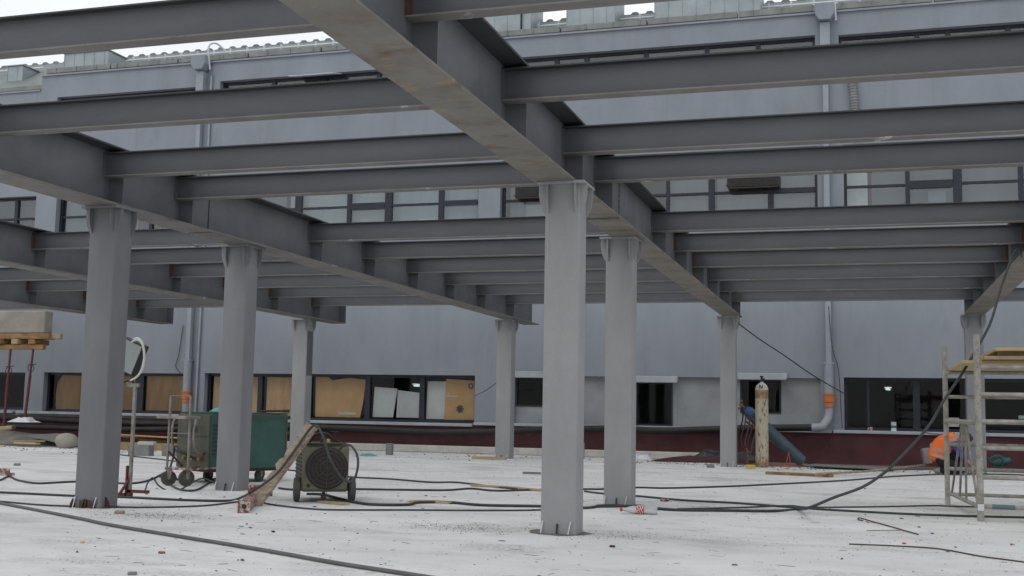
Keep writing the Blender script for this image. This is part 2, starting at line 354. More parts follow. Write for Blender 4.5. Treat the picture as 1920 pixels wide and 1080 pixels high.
# ------------------------------------------------------------------ building
WY = 24.5
WX0, WX1 = -34, 14
office = thing('office_building', 'long grey-blue rendered building with oxblood plinth and dark window bands', 'building', (-8, WY, 0))
def offs(mb):
    mb.v = [(x+8, y-WY, z) for x, y, z in mb.v]; return mb
holes = [(-23.2, -20.46, .76, 1.71), (-19.89, -15.78, .735, 1.72), (-15.25, -8.35, .66, 1.735), (-7.44, -.86, .66, 1.735), (-.40, 6.5, .69, 1.76),
         (-23.2, -20.46, 5.0, 6.28), (-19.83, -15.9, 5.0, 6.5), (-15.2, -8.36, 5.0, 6.5), (-7.84, -.88, 5.0, 6.6), (-.35, 6.5, 5.0, 6.6),
         (-20.0, -15.78, 8.15, 8.87), (-15.2, -8.36, 8.15, 8.97), (-7.84, -.9, 8.15, 9.0), (-.42, 6.5, 8.15, 8.96)]
xs = sorted({WX0, WX1}|{h for q in holes for h in q[:2]}); zs = sorted({.0, 9.02, 9.45}|{h for q in holes for h in q[2:]})
wb = MB()
xs += [-20.52]; xs.sort()
def is_open(xm, zm): return any(a < xm < b and c < zm < d for a, b, c, d in holes) or (xm < -20.52 and zm > 9.05)
zs = sorted(set(zs)|{9.06})
# solid front grid with reveals
nx, nzc = len(xs)-1, len(zs)-1
solid = [[not is_open((xs[i]+xs[i+1])/2, (zs[j]+zs[j+1])/2) for j in range(nzc)] for i in range(nx)]
TH = .3
for i in range(nx):
    for j in range(nzc):
        if not solid[i][j]: continue
        x0, x1, z0, z1 = xs[i], xs[i+1], zs[j], zs[j+1]
        wb.add([(x0, WY, z0), (x1, WY, z0), (x1, WY, z1), (x0, WY, z1)], [(0, 1, 2, 3)])
        wb.add([(x0, WY+TH, z0), (x1, WY+TH, z0), (x1, WY+TH, z1), (x0, WY+TH, z1)], [(3, 2, 1, 0)])
        if i+1 >= nx or not solid[i+1][j]: wb.add([(x1, WY, z0), (x1, WY+TH, z0), (x1, WY+TH, z1), (x1, WY, z1)], [(0, 1, 2, 3)])
        if i == 0 or not solid[i-1][j]: wb.add([(x0, WY, z0), (x0, WY+TH, z0), (x0, WY+TH, z1), (x0, WY, z1)], [(3, 2, 1, 0)])
        if j+1 >= nzc or not solid[i][j+1]: wb.add([(x0, WY, z1), (x1, WY, z1), (x1, WY+TH, z1), (x0, WY+TH, z1)], [(0, 1, 2, 3)])
        if j == 0 or not solid[i][j-1]: wb.add([(x0, WY, z0), (x1, WY, z0), (x1, WY+TH, z0), (x0, WY+TH, z0)], [(3, 2, 1, 0)])
me_w = offs(wb).build('wall', M['wall'], office)
# dark interior volumes, one per storey
for z0, z1 in ((-.05, 4.2), (4.3, 7.8), (7.9, 9.0)):
    b = MB(); b.add([(WX0, WY+TH, z0), (WX1, WY+TH, z0), (WX1, 31, z0), (WX0, 31, z0), (WX0, WY+TH, z1), (WX1, WY+TH, z1), (WX1, 31, z1), (WX0, 31, z1)],
                    [(0, 1, 2, 3), (4, 7, 6, 5), (2, 6, 7, 3), (0, 3, 7, 4), (1, 5, 6, 2)])
    offs(b).build('interior', M['darkint'], office)
# plinth
b = MB(); b.box(WX0, -7.46, WY-.05, WY-.002, -.02, .62); b.box(-7.455, WX1, WY-.05, WY-.002, -.02, .655)
offs(b).build('plinth', M['plinth'], office)
b = MB(); b.box(-14.5, -3.3, WY-.22, WY-.052, 0, .16)
offs(b).build('upstand', M['paleblock'], office, bevel=.02)
for x0, x1, z in ((-20.6, -15.5, .70), (-15.45, -8.36, .62), (-.62, 7.0, .657), (-25, -20.7, .70), (-8.33, -.65, .655)):
    b = MB(); b.prism([(x0, z-.03), (x1, z-.03), (x1, z+.035), (x0, z+.035)], WY-.11, WY-.004)
    offs(b).build('window_sill', M['sill'], office, bevel=.008)
# parapet coping and projecting band
b = MB(); b.box(-20.5, WX1, WY-.05, WY+TH+.02, 9.45, 9.49); b.box(WX0, -20.53, WY-.04, WY+TH+.02, 9.062, 9.1)
offs(b).build('coping', M['band'], office)
b = MB()
for k in range(20):
    x = -20.5+k*2.0; b.box(x, x+1.96, WY+.12, WY+.34, 9.565, 9.705)
b.box(WX0, -20.6, WY+.12, WY+.3, 9.16, 9.28)
for k in range(40):
    x = -20.2+k*.62; b.box(x, x+.03, WY+.1, WY+.118, 9.56, 9.71)
offs(b).build('gutter', M['gutter'], office, bevel=.012)
b = MB(); b.box(-20.45, WX1, WY+.2, WY+.24, 9.492, 9.56); b.box(WX0, -20.6, WY+.2, WY+.24, 9.102, 9.155)
offs(b).build('eaves_gap_shade', M['black'], office)  # black strip paints the shade in the gap between coping and gutter
# roof behind
b = MB(); b.add([(WX0, WY+.36, 9.3), (WX1, WY+.36, 9.3), (WX1, 27, 10.68), (WX0, 27, 10.68)], [(0, 1, 2, 3)])
b.add([(WX0, 27, 10.68), (WX1, 27, 10.68), (WX1, 34, 9.3), (WX0, 34, 9.3)], [(0, 1, 2, 3)])
offs(b).build('roof', M['roof'], office)
b = MB(); P = [(WX0+.1, 10.6)]
for k in range(130):
    x = WX0+.2+k*.36; P += [(x, 10.69), (x+.05, 10.745), (x+.16, 10.745), (x+.21, 10.69)]
P.append((P[-1][0]+.1, 10.6)); b.prism(P[::-1], 26.99, 27.06)
offs(b).build('ridge_capping', M['roof'], office)
b = MB(); b.tube([(-33, 26.2, 10.3), (-21.9, 26.2, 10.3)], .03, 6); b.tube([(-19.2, 26.2, 10.3), (13, 26.2, 10.3)], .03, 6)
for k in range(60): b.box(-19+k*.5, -18.96+k*.5, 26.18, 26.22, 10.1, 10.4)
offs(b).build('roof_rail', M['white'], office)
for x0, x1, y0, z0, z1 in ((-20.75, -19.35, 25.6, 9.6, 10.42), ((-9.068, 10.454)[0], (-7.78, 10.344)[0], 25.6, 9.7, 10.6), ((-7.753, 10.342)[0], (-7.54, 10.323)[0], 25.7, 9.7, 10.9), ((-6.631, 10.246)[0], (-5.46, 10.146)[0], 25.6, 9.7, 11.0), ((-4.531, 10.36)[0], (-2.131, 10.148)[0], 25.6, 9.7, 10.9), (-22.6, -22.1, 25.6, 9.4, 10.2)):
    b = MB(); b.box(x0, x1, y0, y0+1.1, z0, z1); b.box(x0-.04, x1+.04, y0-.04, y0+1.14, z1, z1+.03)
    for k in range(int((x1-x0)/.32)+1): b.box(x0+k*.32, x0+k*.32+.015, y0-.012, y0-.001, z0, z1-.01)
    offs(b).build('roof_duct', M['zinc'], office, bevel=.01)
# downpipes with hopper heads
for kx, (x, zj) in enumerate(((-15.66, 1.28), (-.69, 1.42))):
    b = MB()
    b.box(x-.1, x+.1, WY-.2, WY-.004, 8.45, 9.2)
    b.box(x-.055, x+.055, WY-.16, WY-.05, 1.9, 8.44)
    b.box(x-.08, x+.08, WY-.18, WY-.003, 8.3, 8.34); b.box(x-.1, x+.1, WY-.19, WY-.003, 2.02, 2.06)
    b.tube([(x, WY-.11, 2.03), (x, WY-.11, zj)], .095, 14)
    p = offs(b).build('downpipe', M['pipegrey'], office, smooth=True)
    b = MB(); b.prism([(x-.2, 9.58), (x-.2, 9.36), (x-.11, 9.22), (x+.11, 9.22), (x+.2, 9.36), (x+.2, 9.58)], WY-.32, WY-.052)
    offs(b).build('hopper', M['wall'], p, bevel=.01)
    b = MB(); b.tube([(x, WY-.11, zj-.27), (x, WY-.11, zj-.18), (x, WY-.11, zj-.17), (x, WY-.11, zj-.03), (x, WY-.11, zj-.025), (x, WY-.11, zj+.01)], [.097, .097, .108, .108, .118, .118], 16)
    offs(b).build('joint', M['orange'], p, smooth=True)
    b = MB()
    if kx: b.tube([(x, WY-.11, zj-.26), (x, WY-.11, zj-.33), (x-.03, WY-.15, zj-.5), (x-.1, WY-.25, zj-.62), (x-.16, WY-.3, zj-.68), (x-.34, WY-.3, zj-.69)], .085, 14, smooth=5)
    else: b.tube([(x, WY-.11, zj-.26), (x, WY-.11, zj-.6), (x, WY-.11, .2)], .085, 14)
    offs(b).build('elbow', M['pipegrey'], p, smooth=True)
    b = MB(); b.tube([(x+.22, WY-.1, 9.25), (x+.2, WY-.18, 9.8), (x+.3, WY, 9.95), (x+.45, WY+.2, 9.8)], .025, 8, smooth=6)
    offs(b).build('vent_loop', M['white'], p, smooth=True)
b = MB(); b.tube([(-15.42, WY-.05, 9.1), (-15.42, WY-.05, 3), (-15.44, WY-.05, .2)], .028, 8)
offs(b).build('conduit', M['zinc'], office, smooth=True)

# windows
def window(x0, x1, z0, z1, mulls, trans=(), thick=(), y=WY+.16, glass='glass', fw_=.06):
    b = MB(); d = .06
    b.box(x0+.003, x1-.003, y, y+d, z0+.003, z0+fw_); b.box(x0+.003, x1-.003, y, y+d, z1-fw_, z1-.003)
    b.box(x0+.003, x0+fw_, y, y+d, z0+fw_, z1-fw_); b.box(x1-fw_, x1-.003, y, y+d, z0+fw_, z1-fw_)
    xs_ = [x0+fw_]
    for c, w in sorted(mulls):
        b.box(c-w/2, c+w/2, y-.004, y+d, z0+fw_, z1-fw_); xs_ += [c-w/2, c+w/2]
    xs_.append(x1-fw_)
    for k in range(0, len(xs_), 2):
        for zt, w in trans:
            b.box(xs_[k], xs_[k+1], y+.003, y+d-.003, zt-w/2, zt+w/2)
    for (a, c, zt, w) in thick: b.box(a, c, y-.012, y-.0045, zt-w/2, zt+w/2)
    f = offs(b).build('window', M['dark'], office)
    p = MB(); p.add([(x0+.01, y+.045, z0+.01), (x1-.01, y+.045, z0+.01), (x1-.01, y+.045, z1-.01), (x0+.01, y+.045, z1-.01)], [(0, 1, 2, 3)])
    offs(p).build('pane', M[glass], f)
    return f
def blind(f, x0, x1, z0, z1, mt, y=WY+.34, wav=.012):
    b = MB(); n = max(4, int((x1-x0)/.08)); vs = []
    for i in range(n+1):
        x = x0+(x1-x0)*i/n; yy = y+wav*math.sin(i*1.7)
        vs += [(x, yy, z0), (x, yy, z1)]
    b.add(vs, [(2*i, 2*i+2, 2*i+3, 2*i+1) for i in range(n)])
    offs(b).build('blind', M[mt], f, smooth=True)
window(-23.2, -20.46, .76, 1.71, [(-21.6, .06)])
window(-19.89, -15.78, .735, 1.72, [(-18.24, .05), (-17.18, .24)])
window(-15.25, -8.35, .66, 1.735, [(-13.83, .12), (-12.5, .06), (-11.03, .12), (-9.68, .12)])
window(-.40, 6.5, .69, 1.76, [(.07, .05), (1.0, .13), (1.95, .08), (3.1, .1), (4.6, .1)])
f = window(-23.2, -20.46, 5.0, 6.28, [(-21.2, .1)], [(5.72, .05)], glass='glassup'); blind(f, -23, -20.5, 5.05, 6.25, 'curtaind')
f = window(-19.83, -15.9, 5.0, 6.5, [(-18.2, .09), (-17.1, .09)], [(5.72, .05)], glass='glassup'); blind(f, -19.8, -17.6, 5.05, 6.45, 'curtain'); blind(f, -17.6, -15.95, 5.05, 6.45, 'curtaind')
f = window(-15.2, -8.36, 5.0, 6.5, [(-13.0, .17), (-11.66, .1), (-10.65, .17), (-9.33, .12), (-14.3, .08)], [(5.71, .05)],
           [(-11.6, -10.74, 5.71, .16), (-9.27, -8.43, 5.71, .12)], glass='glassup')
blind(f, -15.1, -13.4, 5.05, 6.45, 'curtaind'); blind(f, -13.3, -10.7, 5.05, 6.45, 'curtain'); blind(f, -10.6, -8.4, 5.05, 6.45, 'curtain')
f = window(-7.84, -.88, 5.0, 6.6, [(-4.05, .07), (-3.1, .12), (-1.85, .12), (-5.2, .1), (-6.4, .1)], [(5.71, .055)], [(-1.79, -.94, 5.71, .1)], glass='glassup')
blind(f, -7.7, -5.3, 5.05, 6.5, 'curtain'); blind(f, -4.02, -3.2, 5.05, 6.5, 'curtain'); blind(f, -3.0, -.95, 5.05, 6.5, 'curtain')
f = window(-.35, 6.5, 5.0, 6.6, [(.91, .09), (1.87, .17), (3.06, .1), (4.3, .1), (5.4, .1)], [(5.73, .05)], [(.96, 1.78, 5.73, .16)], glass='glassup')
blind(f, -.3, .12, 5.05, 6.5, 'cardw'); blind(f, .2, 1.8, 5.05, 6.5, 'curtaind'); blind(f, 1.9, 6.4, 5.05, 6.5, 'curtaind')
for a, c, z1, ms in ((-20.0, -15.78, 8.87, [-18.6, -17.2]), (-15.2, -8.36, 8.97, [-13.8, -12.4, -11, -9.7]), (-7.84, -.9, 9.0, [-6.6, -5.9, -4.55, -3.2, -2.1]), (-.42, 6.5, 8.96, [1.15, 1.75, 2.9, 4.1, 5.3])):
    f = window(a, c, 8.15, z1, [(x, .1) for x in ms], glass='glassup')
    q = a+.1
    for i, x in enumerate(ms+[c]):
        if (i*7+int(-a)) % 3: blind(f, q+.05, x-.1, 8.2, z1-.06, 'curtaind')
        q = x
b = MB(); x0, z0 = (-13.071, 8.812); x1, z1 = (-11.914, 8.811)
b.prism([(x0, z0), (x1, z0), (x1, z0+.02), (x0, z0+.02)], 0, .55, Matrix.Translation((0, WY-.45, 0))@Matrix.Translation((0, 0, z0))@Matrix.Rotation(R(14), 4, 'X')@Matrix.Translation((0, 0, -z0)))
offs(b).build('awning_sash', M['white'], office)
# recessed infill bay with three shuttered openings
b = MB()
def grid_panel(b, x0, x1, z0, z1, hs, y0, y1):
    X = sorted({x0, x1}|{v for h in hs for v in h[:2]}); Z = sorted({z0, z1}|{v for h in hs for v in h[2:]})
    for i in range(len(X)-1):
        for j in range(len(Z)-1):
            xm, zm = (X[i]+X[i+1])/2, (Z[j]+Z[j+1])/2
            if not any(h[0] < xm < h[1] and h[2] < zm < h[3] for h in hs): b.box(X[i], X[i+1], y0, y1, Z[j], Z[j+1])
shut = [(-7.42, -6.75, 1.06, 1.70), (-4.72, -3.92, .70, 1.62), (-2.5, -1.66, 1.0, 1.70)]
grid_panel(b, -7.437, -.863, .663, 1.732, shut, WY+.12, WY+.16)
offs(b).build('infill_panel', M['recess'], office)
for k, (a, c, z0, z1) in enumerate(shut):
    f = window(a, c, z0, z1, [], y=WY+.10, fw_=.035)
    b = MB(); b.prism([(a-.03, z1-.01), (c+.12, z1-.01), (c+.14, z1+.03), (c+.14, z1+.13), (a-.03, z1+.13)], WY-.16, WY-.002)
    offs(b).build('shutter_box', M['sill'], office, bevel=.01)

# lamp glow inside the dark room: a ceiling tube seen through the glass
for q, (x, z, w) in enumerate(((-10.05, 1.49, .05), (.43, 1.53, .08))):
    b = MB(); b.tube([(x*1.06, 26.6, z*1.03), (x*1.06+w, 26.9, z*1.03)], .02, 8)
    b.box(x*1.06-.03, x*1.06+w+.03, 26.55, 26.95, z*1.03+.03, z*1.03+.05)
    o = b.build('tube_lamp', M['lit']); tag(o, ['lit ceiling tube behind the window with two white boards', 'lit ceiling tube glowing in the dark room at the right'][q], 'lamp')

# things leaning in the ground floor windows
def board(name, label, cat, x0, x1, z0, z1, m, y=WY+.26, pts=None, th=.02, group=None):
    b = MB()
    P = pts or [(x0, z0), (x1, z0), (x1, z1), (x0, z1)]
    b.prism(P, y, y+th); o = b.build(name, M[m]); return tag(o, label, cat, group)
board('plywood_sheet', 'plywood sheet filling the left pane of the far left boarded window', 'board', -19.7, -18.3, .81, 1.65, 'ply', pts=[(-19.68, .8), (-18.28, .8), (-18.28, 1.64), (-19.52, 1.66), (-19.66, 1.5), (-19.7, 1.2)])
board('plywood_sheet', 'plywood sheet behind the floodlight stand, beside the wide dark post', 'board', -17.03, -15.86, .81, 1.66, 'ply')
board('plywood_sheet', 'narrow plywood strip in the pane beside the left downpipe and behind the floodlight', 'board', -18.2, -17.35, .81, 1.66, 'ply')
board('plywood_sheet', 'plywood strip at the left end of the long boarded window', 'board', -15.15, -13.95, .75, 1.66, 'ply')
board('plywood_sheet', 'smooth plywood sheet just left of the two-tone column', 'board', -13.7, -12.56, .74, 1.66, 'ply')
cb = board('cardboard_sheet', 'torn brown cardboard with a pale tape patch right of the two-tone column', 'cardboard', 0, 0, 0, 0, 'card', pts=[(-12.4, .74), (-11.25, .74), (-11.18, 1.1), (-11.12, 1.62), (-11.55, 1.66), (-12.0, 1.6), (-12.1, 1.68), (-12.42, 1.68)])
b = MB(); b.box(-11.8, -11.35, WY+.252, WY+.258, .80, .86); b.build('tape', M['tape'], cb)
board('white_board', 'small white board leaning at the left of the pane with the lit tube', 'board', 0, 0, 0, 0, 'cardw', pts=[(-10.93, .76), (-10.42, .76), (-10.33, 1.42), (-10.9, 1.46)])
board('white_board', 'wider white board with sloping top, leaning in the pane with the lit tube', 'board', 0, 0, 0, 0, 'cardw', y=WY+.29, pts=[(-10.35, .76), (-9.76, .76), (-9.76, 1.33), (-10.33, 1.39)])
board('white_board', 'pale board left of the stickered carton in the last pane', 'board', 0, 0, 0, 0, 'cardw', pts=[(-9.6, .74), (-9.1, .74), (-9.08, 1.6), (-9.58, 1.6)])
cb = board('cardboard_box', 'brown carton with round printed marks and tape in the last pane', 'cardboard', 0, 0, 0, 0, 'card', y=WY+.225, th=.12, pts=[(-9.15, .73), (-8.43, .74), (-8.41, 1.62), (-9.12, 1.66)])
b = MB(); yy = WY+.222
b.box(-9.16, -8.82, yy-.003, yy, 1.25, 1.275); b.box(-9.06, -9.04, yy-.006, yy-.003, 1.25, 1.34); b.build('tape', M['tape'], cb)
b = MB()
for (cx, cz, r, sp) in ((-8.52, 1.5, .05, 8), (-8.77, .98, .075, 7)):
    b.torus((cx, yy-.002, cz), (0, 1, 0), r, .006, 20, 4)
    for k in range(sp):
        a = k*2*math.pi/sp; b.box(cx+r*math.cos(a)-.014, cx+r*math.cos(a)+.014, yy-.007, yy, cz+r*math.sin(a)-.014, cz+r*math.sin(a)+.014)
b.lathe([(.055, 0), (.055, .004)], 14, Matrix.Translation((-8.77, yy, .98))@Matrix.Rotation(R(90), 4, 'X'))
b.build('printed_mark', M['black'], cb)
# upper floor window clutter and air conditioners
def acu(x0, x1, z0, z1, lab):
    t = thing('air_conditioner', lab, 'air conditioner', ((x0+x1)/2, WY, z0), group='air conditioners in the upper windows')
    w = (x1-x0)/2; h = z1-z0
    b = MB(); b.box(-w, w, -.14, .15, 0, h); b.build('casing', M['black'], t, bevel=.012)
    b = MB()
    for k in range(7): b.box(-w+.03, w-.03, -.15, -.141, .03+k*h/8, .045+k*h/8)
    b.build('louvre', M['black'], t)
    b = MB(); b.tube([(-w-.02, -.16, .06), (-w+.03, -.16, -.02), (w-.03, -.16, -.02), (w+.02, -.16, .06)], .012, 6); b.build('bracket', M['rust'], t)
acu(-2.74, -1.66, 5.76, 6.06, 'dark air conditioner in the upper window above the leaning blue gas bottle')
acu(-7.45, -6.75, 5.72, 5.98, 'dark air conditioner in the upper window behind the tallest column head')
for k, (x, w, h, mt, lab) in enumerate([(-10.9, .35, .09, 'cardw', 'white box on the upper sill, left of the thick mullion'), (-9.9, .5, .1, 'whitebag', 'crumpled white packet on the upper sill between two mullions'), (-12.3, .4, .08, 'cardw', 'flat white box furthest left on the upper sill'),
        (1.3, .35, .35, 'hoseb', 'pale blue folder standing on the upper right sill'), (-7.3, .5, .45, 'cardw', 'white sheet showing in the upper window beside the pillar')]):
    b = MB(); b.box(x, x+w, WY+.24, WY+.3, 5.065, 5.065+h+.2); tag(b.build('sill_box', M[mt], bevel=.01), lab, 'box')
for (px, z, w, h, mt, nm, lab, cat) in [(.05, .692, .1, .07, 'redtube', 'brick_piece', 'small pinkish brick piece on the right window sill', 'brick')]:
    b = MB(); b.box(px, px+w, WY-.09, WY-.02, z, z+h); tag(b.build(nm, M[mt], bevel=.006), lab, cat)
t = thing('paint_tin', 'white tin can with blue band standing on the right window sill', 'tin', (.55, WY-.06, .692))
b = MB(); b.lathe([(.05, 0), (.053, .004), (.05, .01), (.05, .17), (.053, .176), (.05, .18)], 16); b.build('can', M['white'], t, smooth=True)
b = MB(); b.lathe([(.052, .06), (.052, .11)], 16); b.build('label_band', M['hoseb'], t, smooth=True)
b = MB(); b.box(1.55, 1.8, WY+.235, WY+.24, .8, .98); tag(b.build('paper_notice', M['paleblock']), 'faded pinkish notice taped low in the dark window behind the worker', 'notice')
b = MB(); b.box(-5.98, -5.86, WY-.07, WY-.01, .69, .90); b.box(-6.0, -5.84, WY-.08, WY-.003, .9, .915); tag(b.build('grey_box', M['block'], bevel=.005), 'small dark grey box on the sill between the two tall columns', 'box')

# ------------------------------------------------------------------ steelwork
GZ0, GZ1 = 2.8, 3.35
JZ, JH = 3.07, .23      # underside and depth of the joists
BACK = [5.73, 7.47, 9.14, 10.32, 13.33, 15.0, 16.68, 18.36, 20.05, 21.86]
JY = [v-.058 for v in BACK]
def girder(x, y0, y1, label, stiff_r, stiff_l, rusty=True, w=.17):
    t = thing('steel_girder', label, 'girder', (x, y0, GZ0), group='main girders carried by the columns')
    L = y1-y0; H = GZ1-GZ0
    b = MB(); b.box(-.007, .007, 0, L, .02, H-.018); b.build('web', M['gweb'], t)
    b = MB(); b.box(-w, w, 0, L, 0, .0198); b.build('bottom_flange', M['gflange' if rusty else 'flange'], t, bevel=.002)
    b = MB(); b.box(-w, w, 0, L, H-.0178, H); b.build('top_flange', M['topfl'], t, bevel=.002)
    for ys, s in [(q, 1) for q in stiff_r]+[(q, -1) for q in stiff_l]:
        b = MB(); xa, xb = sorted((s*.0075, s*(w-.012))); b.box(xa, xb, ys-y0, ys-y0+.012, .0202, H-.0182)
        b.build('stiffener', M['gweb'], t)
    return t
JS = [y+.062 for y in JY]
g1 = girder(-2.37, 3.0, 22.1, 'central girder, broad rust-stained underside crossing the picture top', JS, JS)
g2 = girder(-6.82, 3.0, 23.7, 'second girder from the right end of the left column pair', JS, JS[4:], False)
g3 = girder(-11.08, 4.0, 23.1, 'girder ending on the two-tone column, third from the central one leftward', JS[4:], JS[5:], False)
g4 = girder(-15.35, 5.0, 22.95, 'farthest left girder, its cut end free beside the floodlight', JS[6:], JS[6:], False)
g5 = girder(1.88, 4.0, 22.35, 'girder at the right edge above the scaffold, rusty below', JS[7:], JS, True)
b = MB()
b.box(-.22, -.01, -.02, -.008, .02, .4)
# splice marks
b = MB(); yy = 11.35-3.0
for k in range(17): b.box(.0075, .011+.003*(k % 2), yy-.012+random.uniform(-.006, .006), yy+.012, .03+k*.028, .052+k*.028)
b.build('weld_seam', M['rust'], g1)
b = MB(); b.box(-.16, .165, 10.62-3.0, 11.0-3.0, -.014, -.001); b.build('splice_plate', M['gflange'], g1)
b = MB(); b.box(-.13, .165, 10.7-3.0, 11.25-3.0, -.012, -.001); b.build('splice_plate', M['flange'], g2)
b = MB(); b.box(.0075, .013, 10.87-3-.006, 10.87-3+.006, .03, .52); b.build('weld_seam', M['black'], g2)
for gg, L in ((g3, 19.1), (g4, 17.95)):
    b = MB(); b.box(-.165, .165, L+.001, L+.013, .01, .54); b.build('end_plate', M['gweb'], gg)

def joist(x0, x1, y, label, group, rust_ends=(0, 0)):
    t = thing('steel_joist', label, 'joist', (x0, y, JZ), group=group)
    L = x1-x0; H = JH
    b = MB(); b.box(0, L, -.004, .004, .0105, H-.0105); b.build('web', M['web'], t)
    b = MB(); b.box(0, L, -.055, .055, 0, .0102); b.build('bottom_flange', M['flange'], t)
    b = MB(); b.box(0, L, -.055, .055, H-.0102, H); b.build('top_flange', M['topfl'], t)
    for e, xx in ((0, -.001), (1, L-.012)):
        b = MB(); b.box(xx-.0, xx+.013, -.058, -.0045, .011, H-.011)
        if rust_ends[e]: b.box(xx+.013 if not e else xx-.014, xx+.024 if not e else xx, -.013, -.0045, .015, H-.03)
        b.build('end_plate', M['rust' if rust_ends[e] else 'web'], t)
    return t
def bay(xa, xb, idx, place, group, rust=(0, 0)):
    first = None
    for c, i in enumerate(idx):
        w = ('nearest' if c == 0 else 'farthest' if c == len(idx)-1 else ORD[c]+' nearest')
        lab = '%s joist %s' % (w, place)
        re = rust if not isinstance(rust, dict) else rust.get(i, (0, 0))
        if first is None or re != fre:
            t = joist(xa+.0085, xb-.0085, JY[i], lab, group, re)
            if first is None: first, fre = t, re
            else: pass
        else:
            t = copy_tree(first); t.location = (xa+.0085, JY[i], JZ); t['label'] = lab
bay(-2.37, 1.88, range(10), 'between the central and right girders', 'joists of the right bay', {0: (1, 0), 5: (1, 1), 6: (1, 1)})
bay(-6.82, -2.37, range(10), 'between the central girder and the next one left', 'joists of the middle bay')
bay(-11.08, -6.82, range(4, 10), 'reaching the girder over the two-tone column from the right', 'joists of the left bay', (1, 0))
bay(-15.35, -11.08, range(6, 10), 'between the two leftmost girders', 'joists of the far left bay', (1, 0))
bay(-19.8, -15.35, [9], 'beyond the free-ended left girder', 'joists of the outermost bay')
joist(1.889, 5.5, 22.2, 'short joist running right from the girder above the scaffold', 'joists of the edge bay')

def gusset(b, s, ax, pos, w, d):
    # right-trapezoid fins, .22 high
    prof = [(0, 2.778), (.085, 2.778), (.085, 2.71), (.07, 2.64), (.012, 2.55), (0, 2.55)]
    return prof
def column(x, yf, label, m='col', w=.145, d=.24, base=True, rusty=False, two=False, height=2.778):
    t = thing('steel_column', label, 'column', (x, yf+d/2, 0), group='painted steel columns carrying the girders')
    hd = d/2; r = .016; P = []
    for cx, cy, a0 in ((w-r, -hd+r, -90), (w-r, hd-r, 0), (-w+r, hd-r, 90), (-w+r, -hd+r, 180)):
        for k in range(5):
            a = R(a0+k*22.5); P.append((cx+r*math.cos(a), cy+r*math.sin(a)))
    b = MB(); b.zprism(P, -.05, height); b.build('shaft', M[m], t, smooth=True)
    if two:
        b = MB(); b.box(w+.0005, w+.003, -hd+.02, hd-.02, 1.62, 2.55); b.build('dark_patch', M['gweb'], t)
    b = MB(); b.box(-.2, .195, -hd-.065, hd+.07, 2.7785, 2.7995); b.build('cap_plate', M[m], t, bevel=.003)
    pr = [(0, 2.778), (.056, 2.778), (.056, 2.70), (.045, 2.63), (.012, 2.56), (0, 2.545)]
    for sx in (-1, 1):
        for yy in (-hd+.012, hd-.022):
            b = MB(); b.prism([(sx*(w+p), z) for p, z in pr], yy, yy+.01); b.build('gusset', M[m], t)
        xx = sx*(w-.03)
        for sy in (-1, 1):
            b = MB(); T = Matrix.Translation((xx, 0, 0))@Matrix.Rotation(R(90), 4, 'Z')
            b.prism([(sy*(hd+p), z) for p, z in pr], -.005, .005, T); b.build('gusset', M[m], t)
    # anchor marks at the foot
    for k, (ax_, h, tilt, mt) in enumerate(((-w+.01, .1, .012, 'white'), (-w+.14, .08, 0, 'black'), (w-.06, .1, .018, 'white'))):
        b = MB(); b.tube([(ax_, -hd-.03, 0), (ax_+tilt, -hd-.012, h)], .0055 if mt == 'white' else .008, 6); b.build('anchor_rod', M[mt], t, smooth=True)
    if rusty:
        for k, xx in enumerate((-w-.005, -.03, .08)):
            b = MB(); b.prism([(0, 0), (.05, 0), (.035, .04), (.01, .08), (0, .08)], -.008, .008, Matrix.Translation((xx, -hd, 0))@Matrix.Rotation(R(-90), 4, 'Z')); b.build('base_rib', M['rustdark'], t)
        for sx in (-1, 1):
            b = MB(); b.prism([(sx*w, 0), (sx*(w+.06), 0), (sx*(w+.04), .05), (sx*(w+.01), .1), (sx*w, .1)], -.07, -.058); b.build('base_rib', M['rustdark'], t)
        b = MB(); b.box(-w+.06, w-.1, -hd-.004, -hd-.0005, 0, .07); b.build('rust_band', M['rust'], t)
    return t
column(-2.31, 8.87, 'tallest pale column in the foreground, centre of the picture')
column(-2.46, 11.85, 'pale column just behind the tallest one, a plastic bottle at its foot', d=.26)
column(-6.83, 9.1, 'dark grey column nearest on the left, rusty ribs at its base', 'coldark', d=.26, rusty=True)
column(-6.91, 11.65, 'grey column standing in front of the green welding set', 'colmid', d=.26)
column(-2.43, 21.7, 'far pale column beside the gas bottles', d=.25)
column(-6.96, 22.2, 'far pale column in front of the wall between the window and the recess', d=.3, w=.155)
column(-11.33, 21.8, 'far two-tone column, white front and dark side, behind the olive welder', 'col', d=.3, w=.16, two=True)
column(1.87, 21.8, 'far column behind the scaffold at the right', 'colmid', w=.15, d=.25)
b = MB(); b.box(-7.45, -6.75, 21.75, 21.83, 0, .05); tag(b.build('wood_batten', M['paletimber'], bevel=.005), 'short pale batten lying against the foot of the far column left of centre', 'batten')

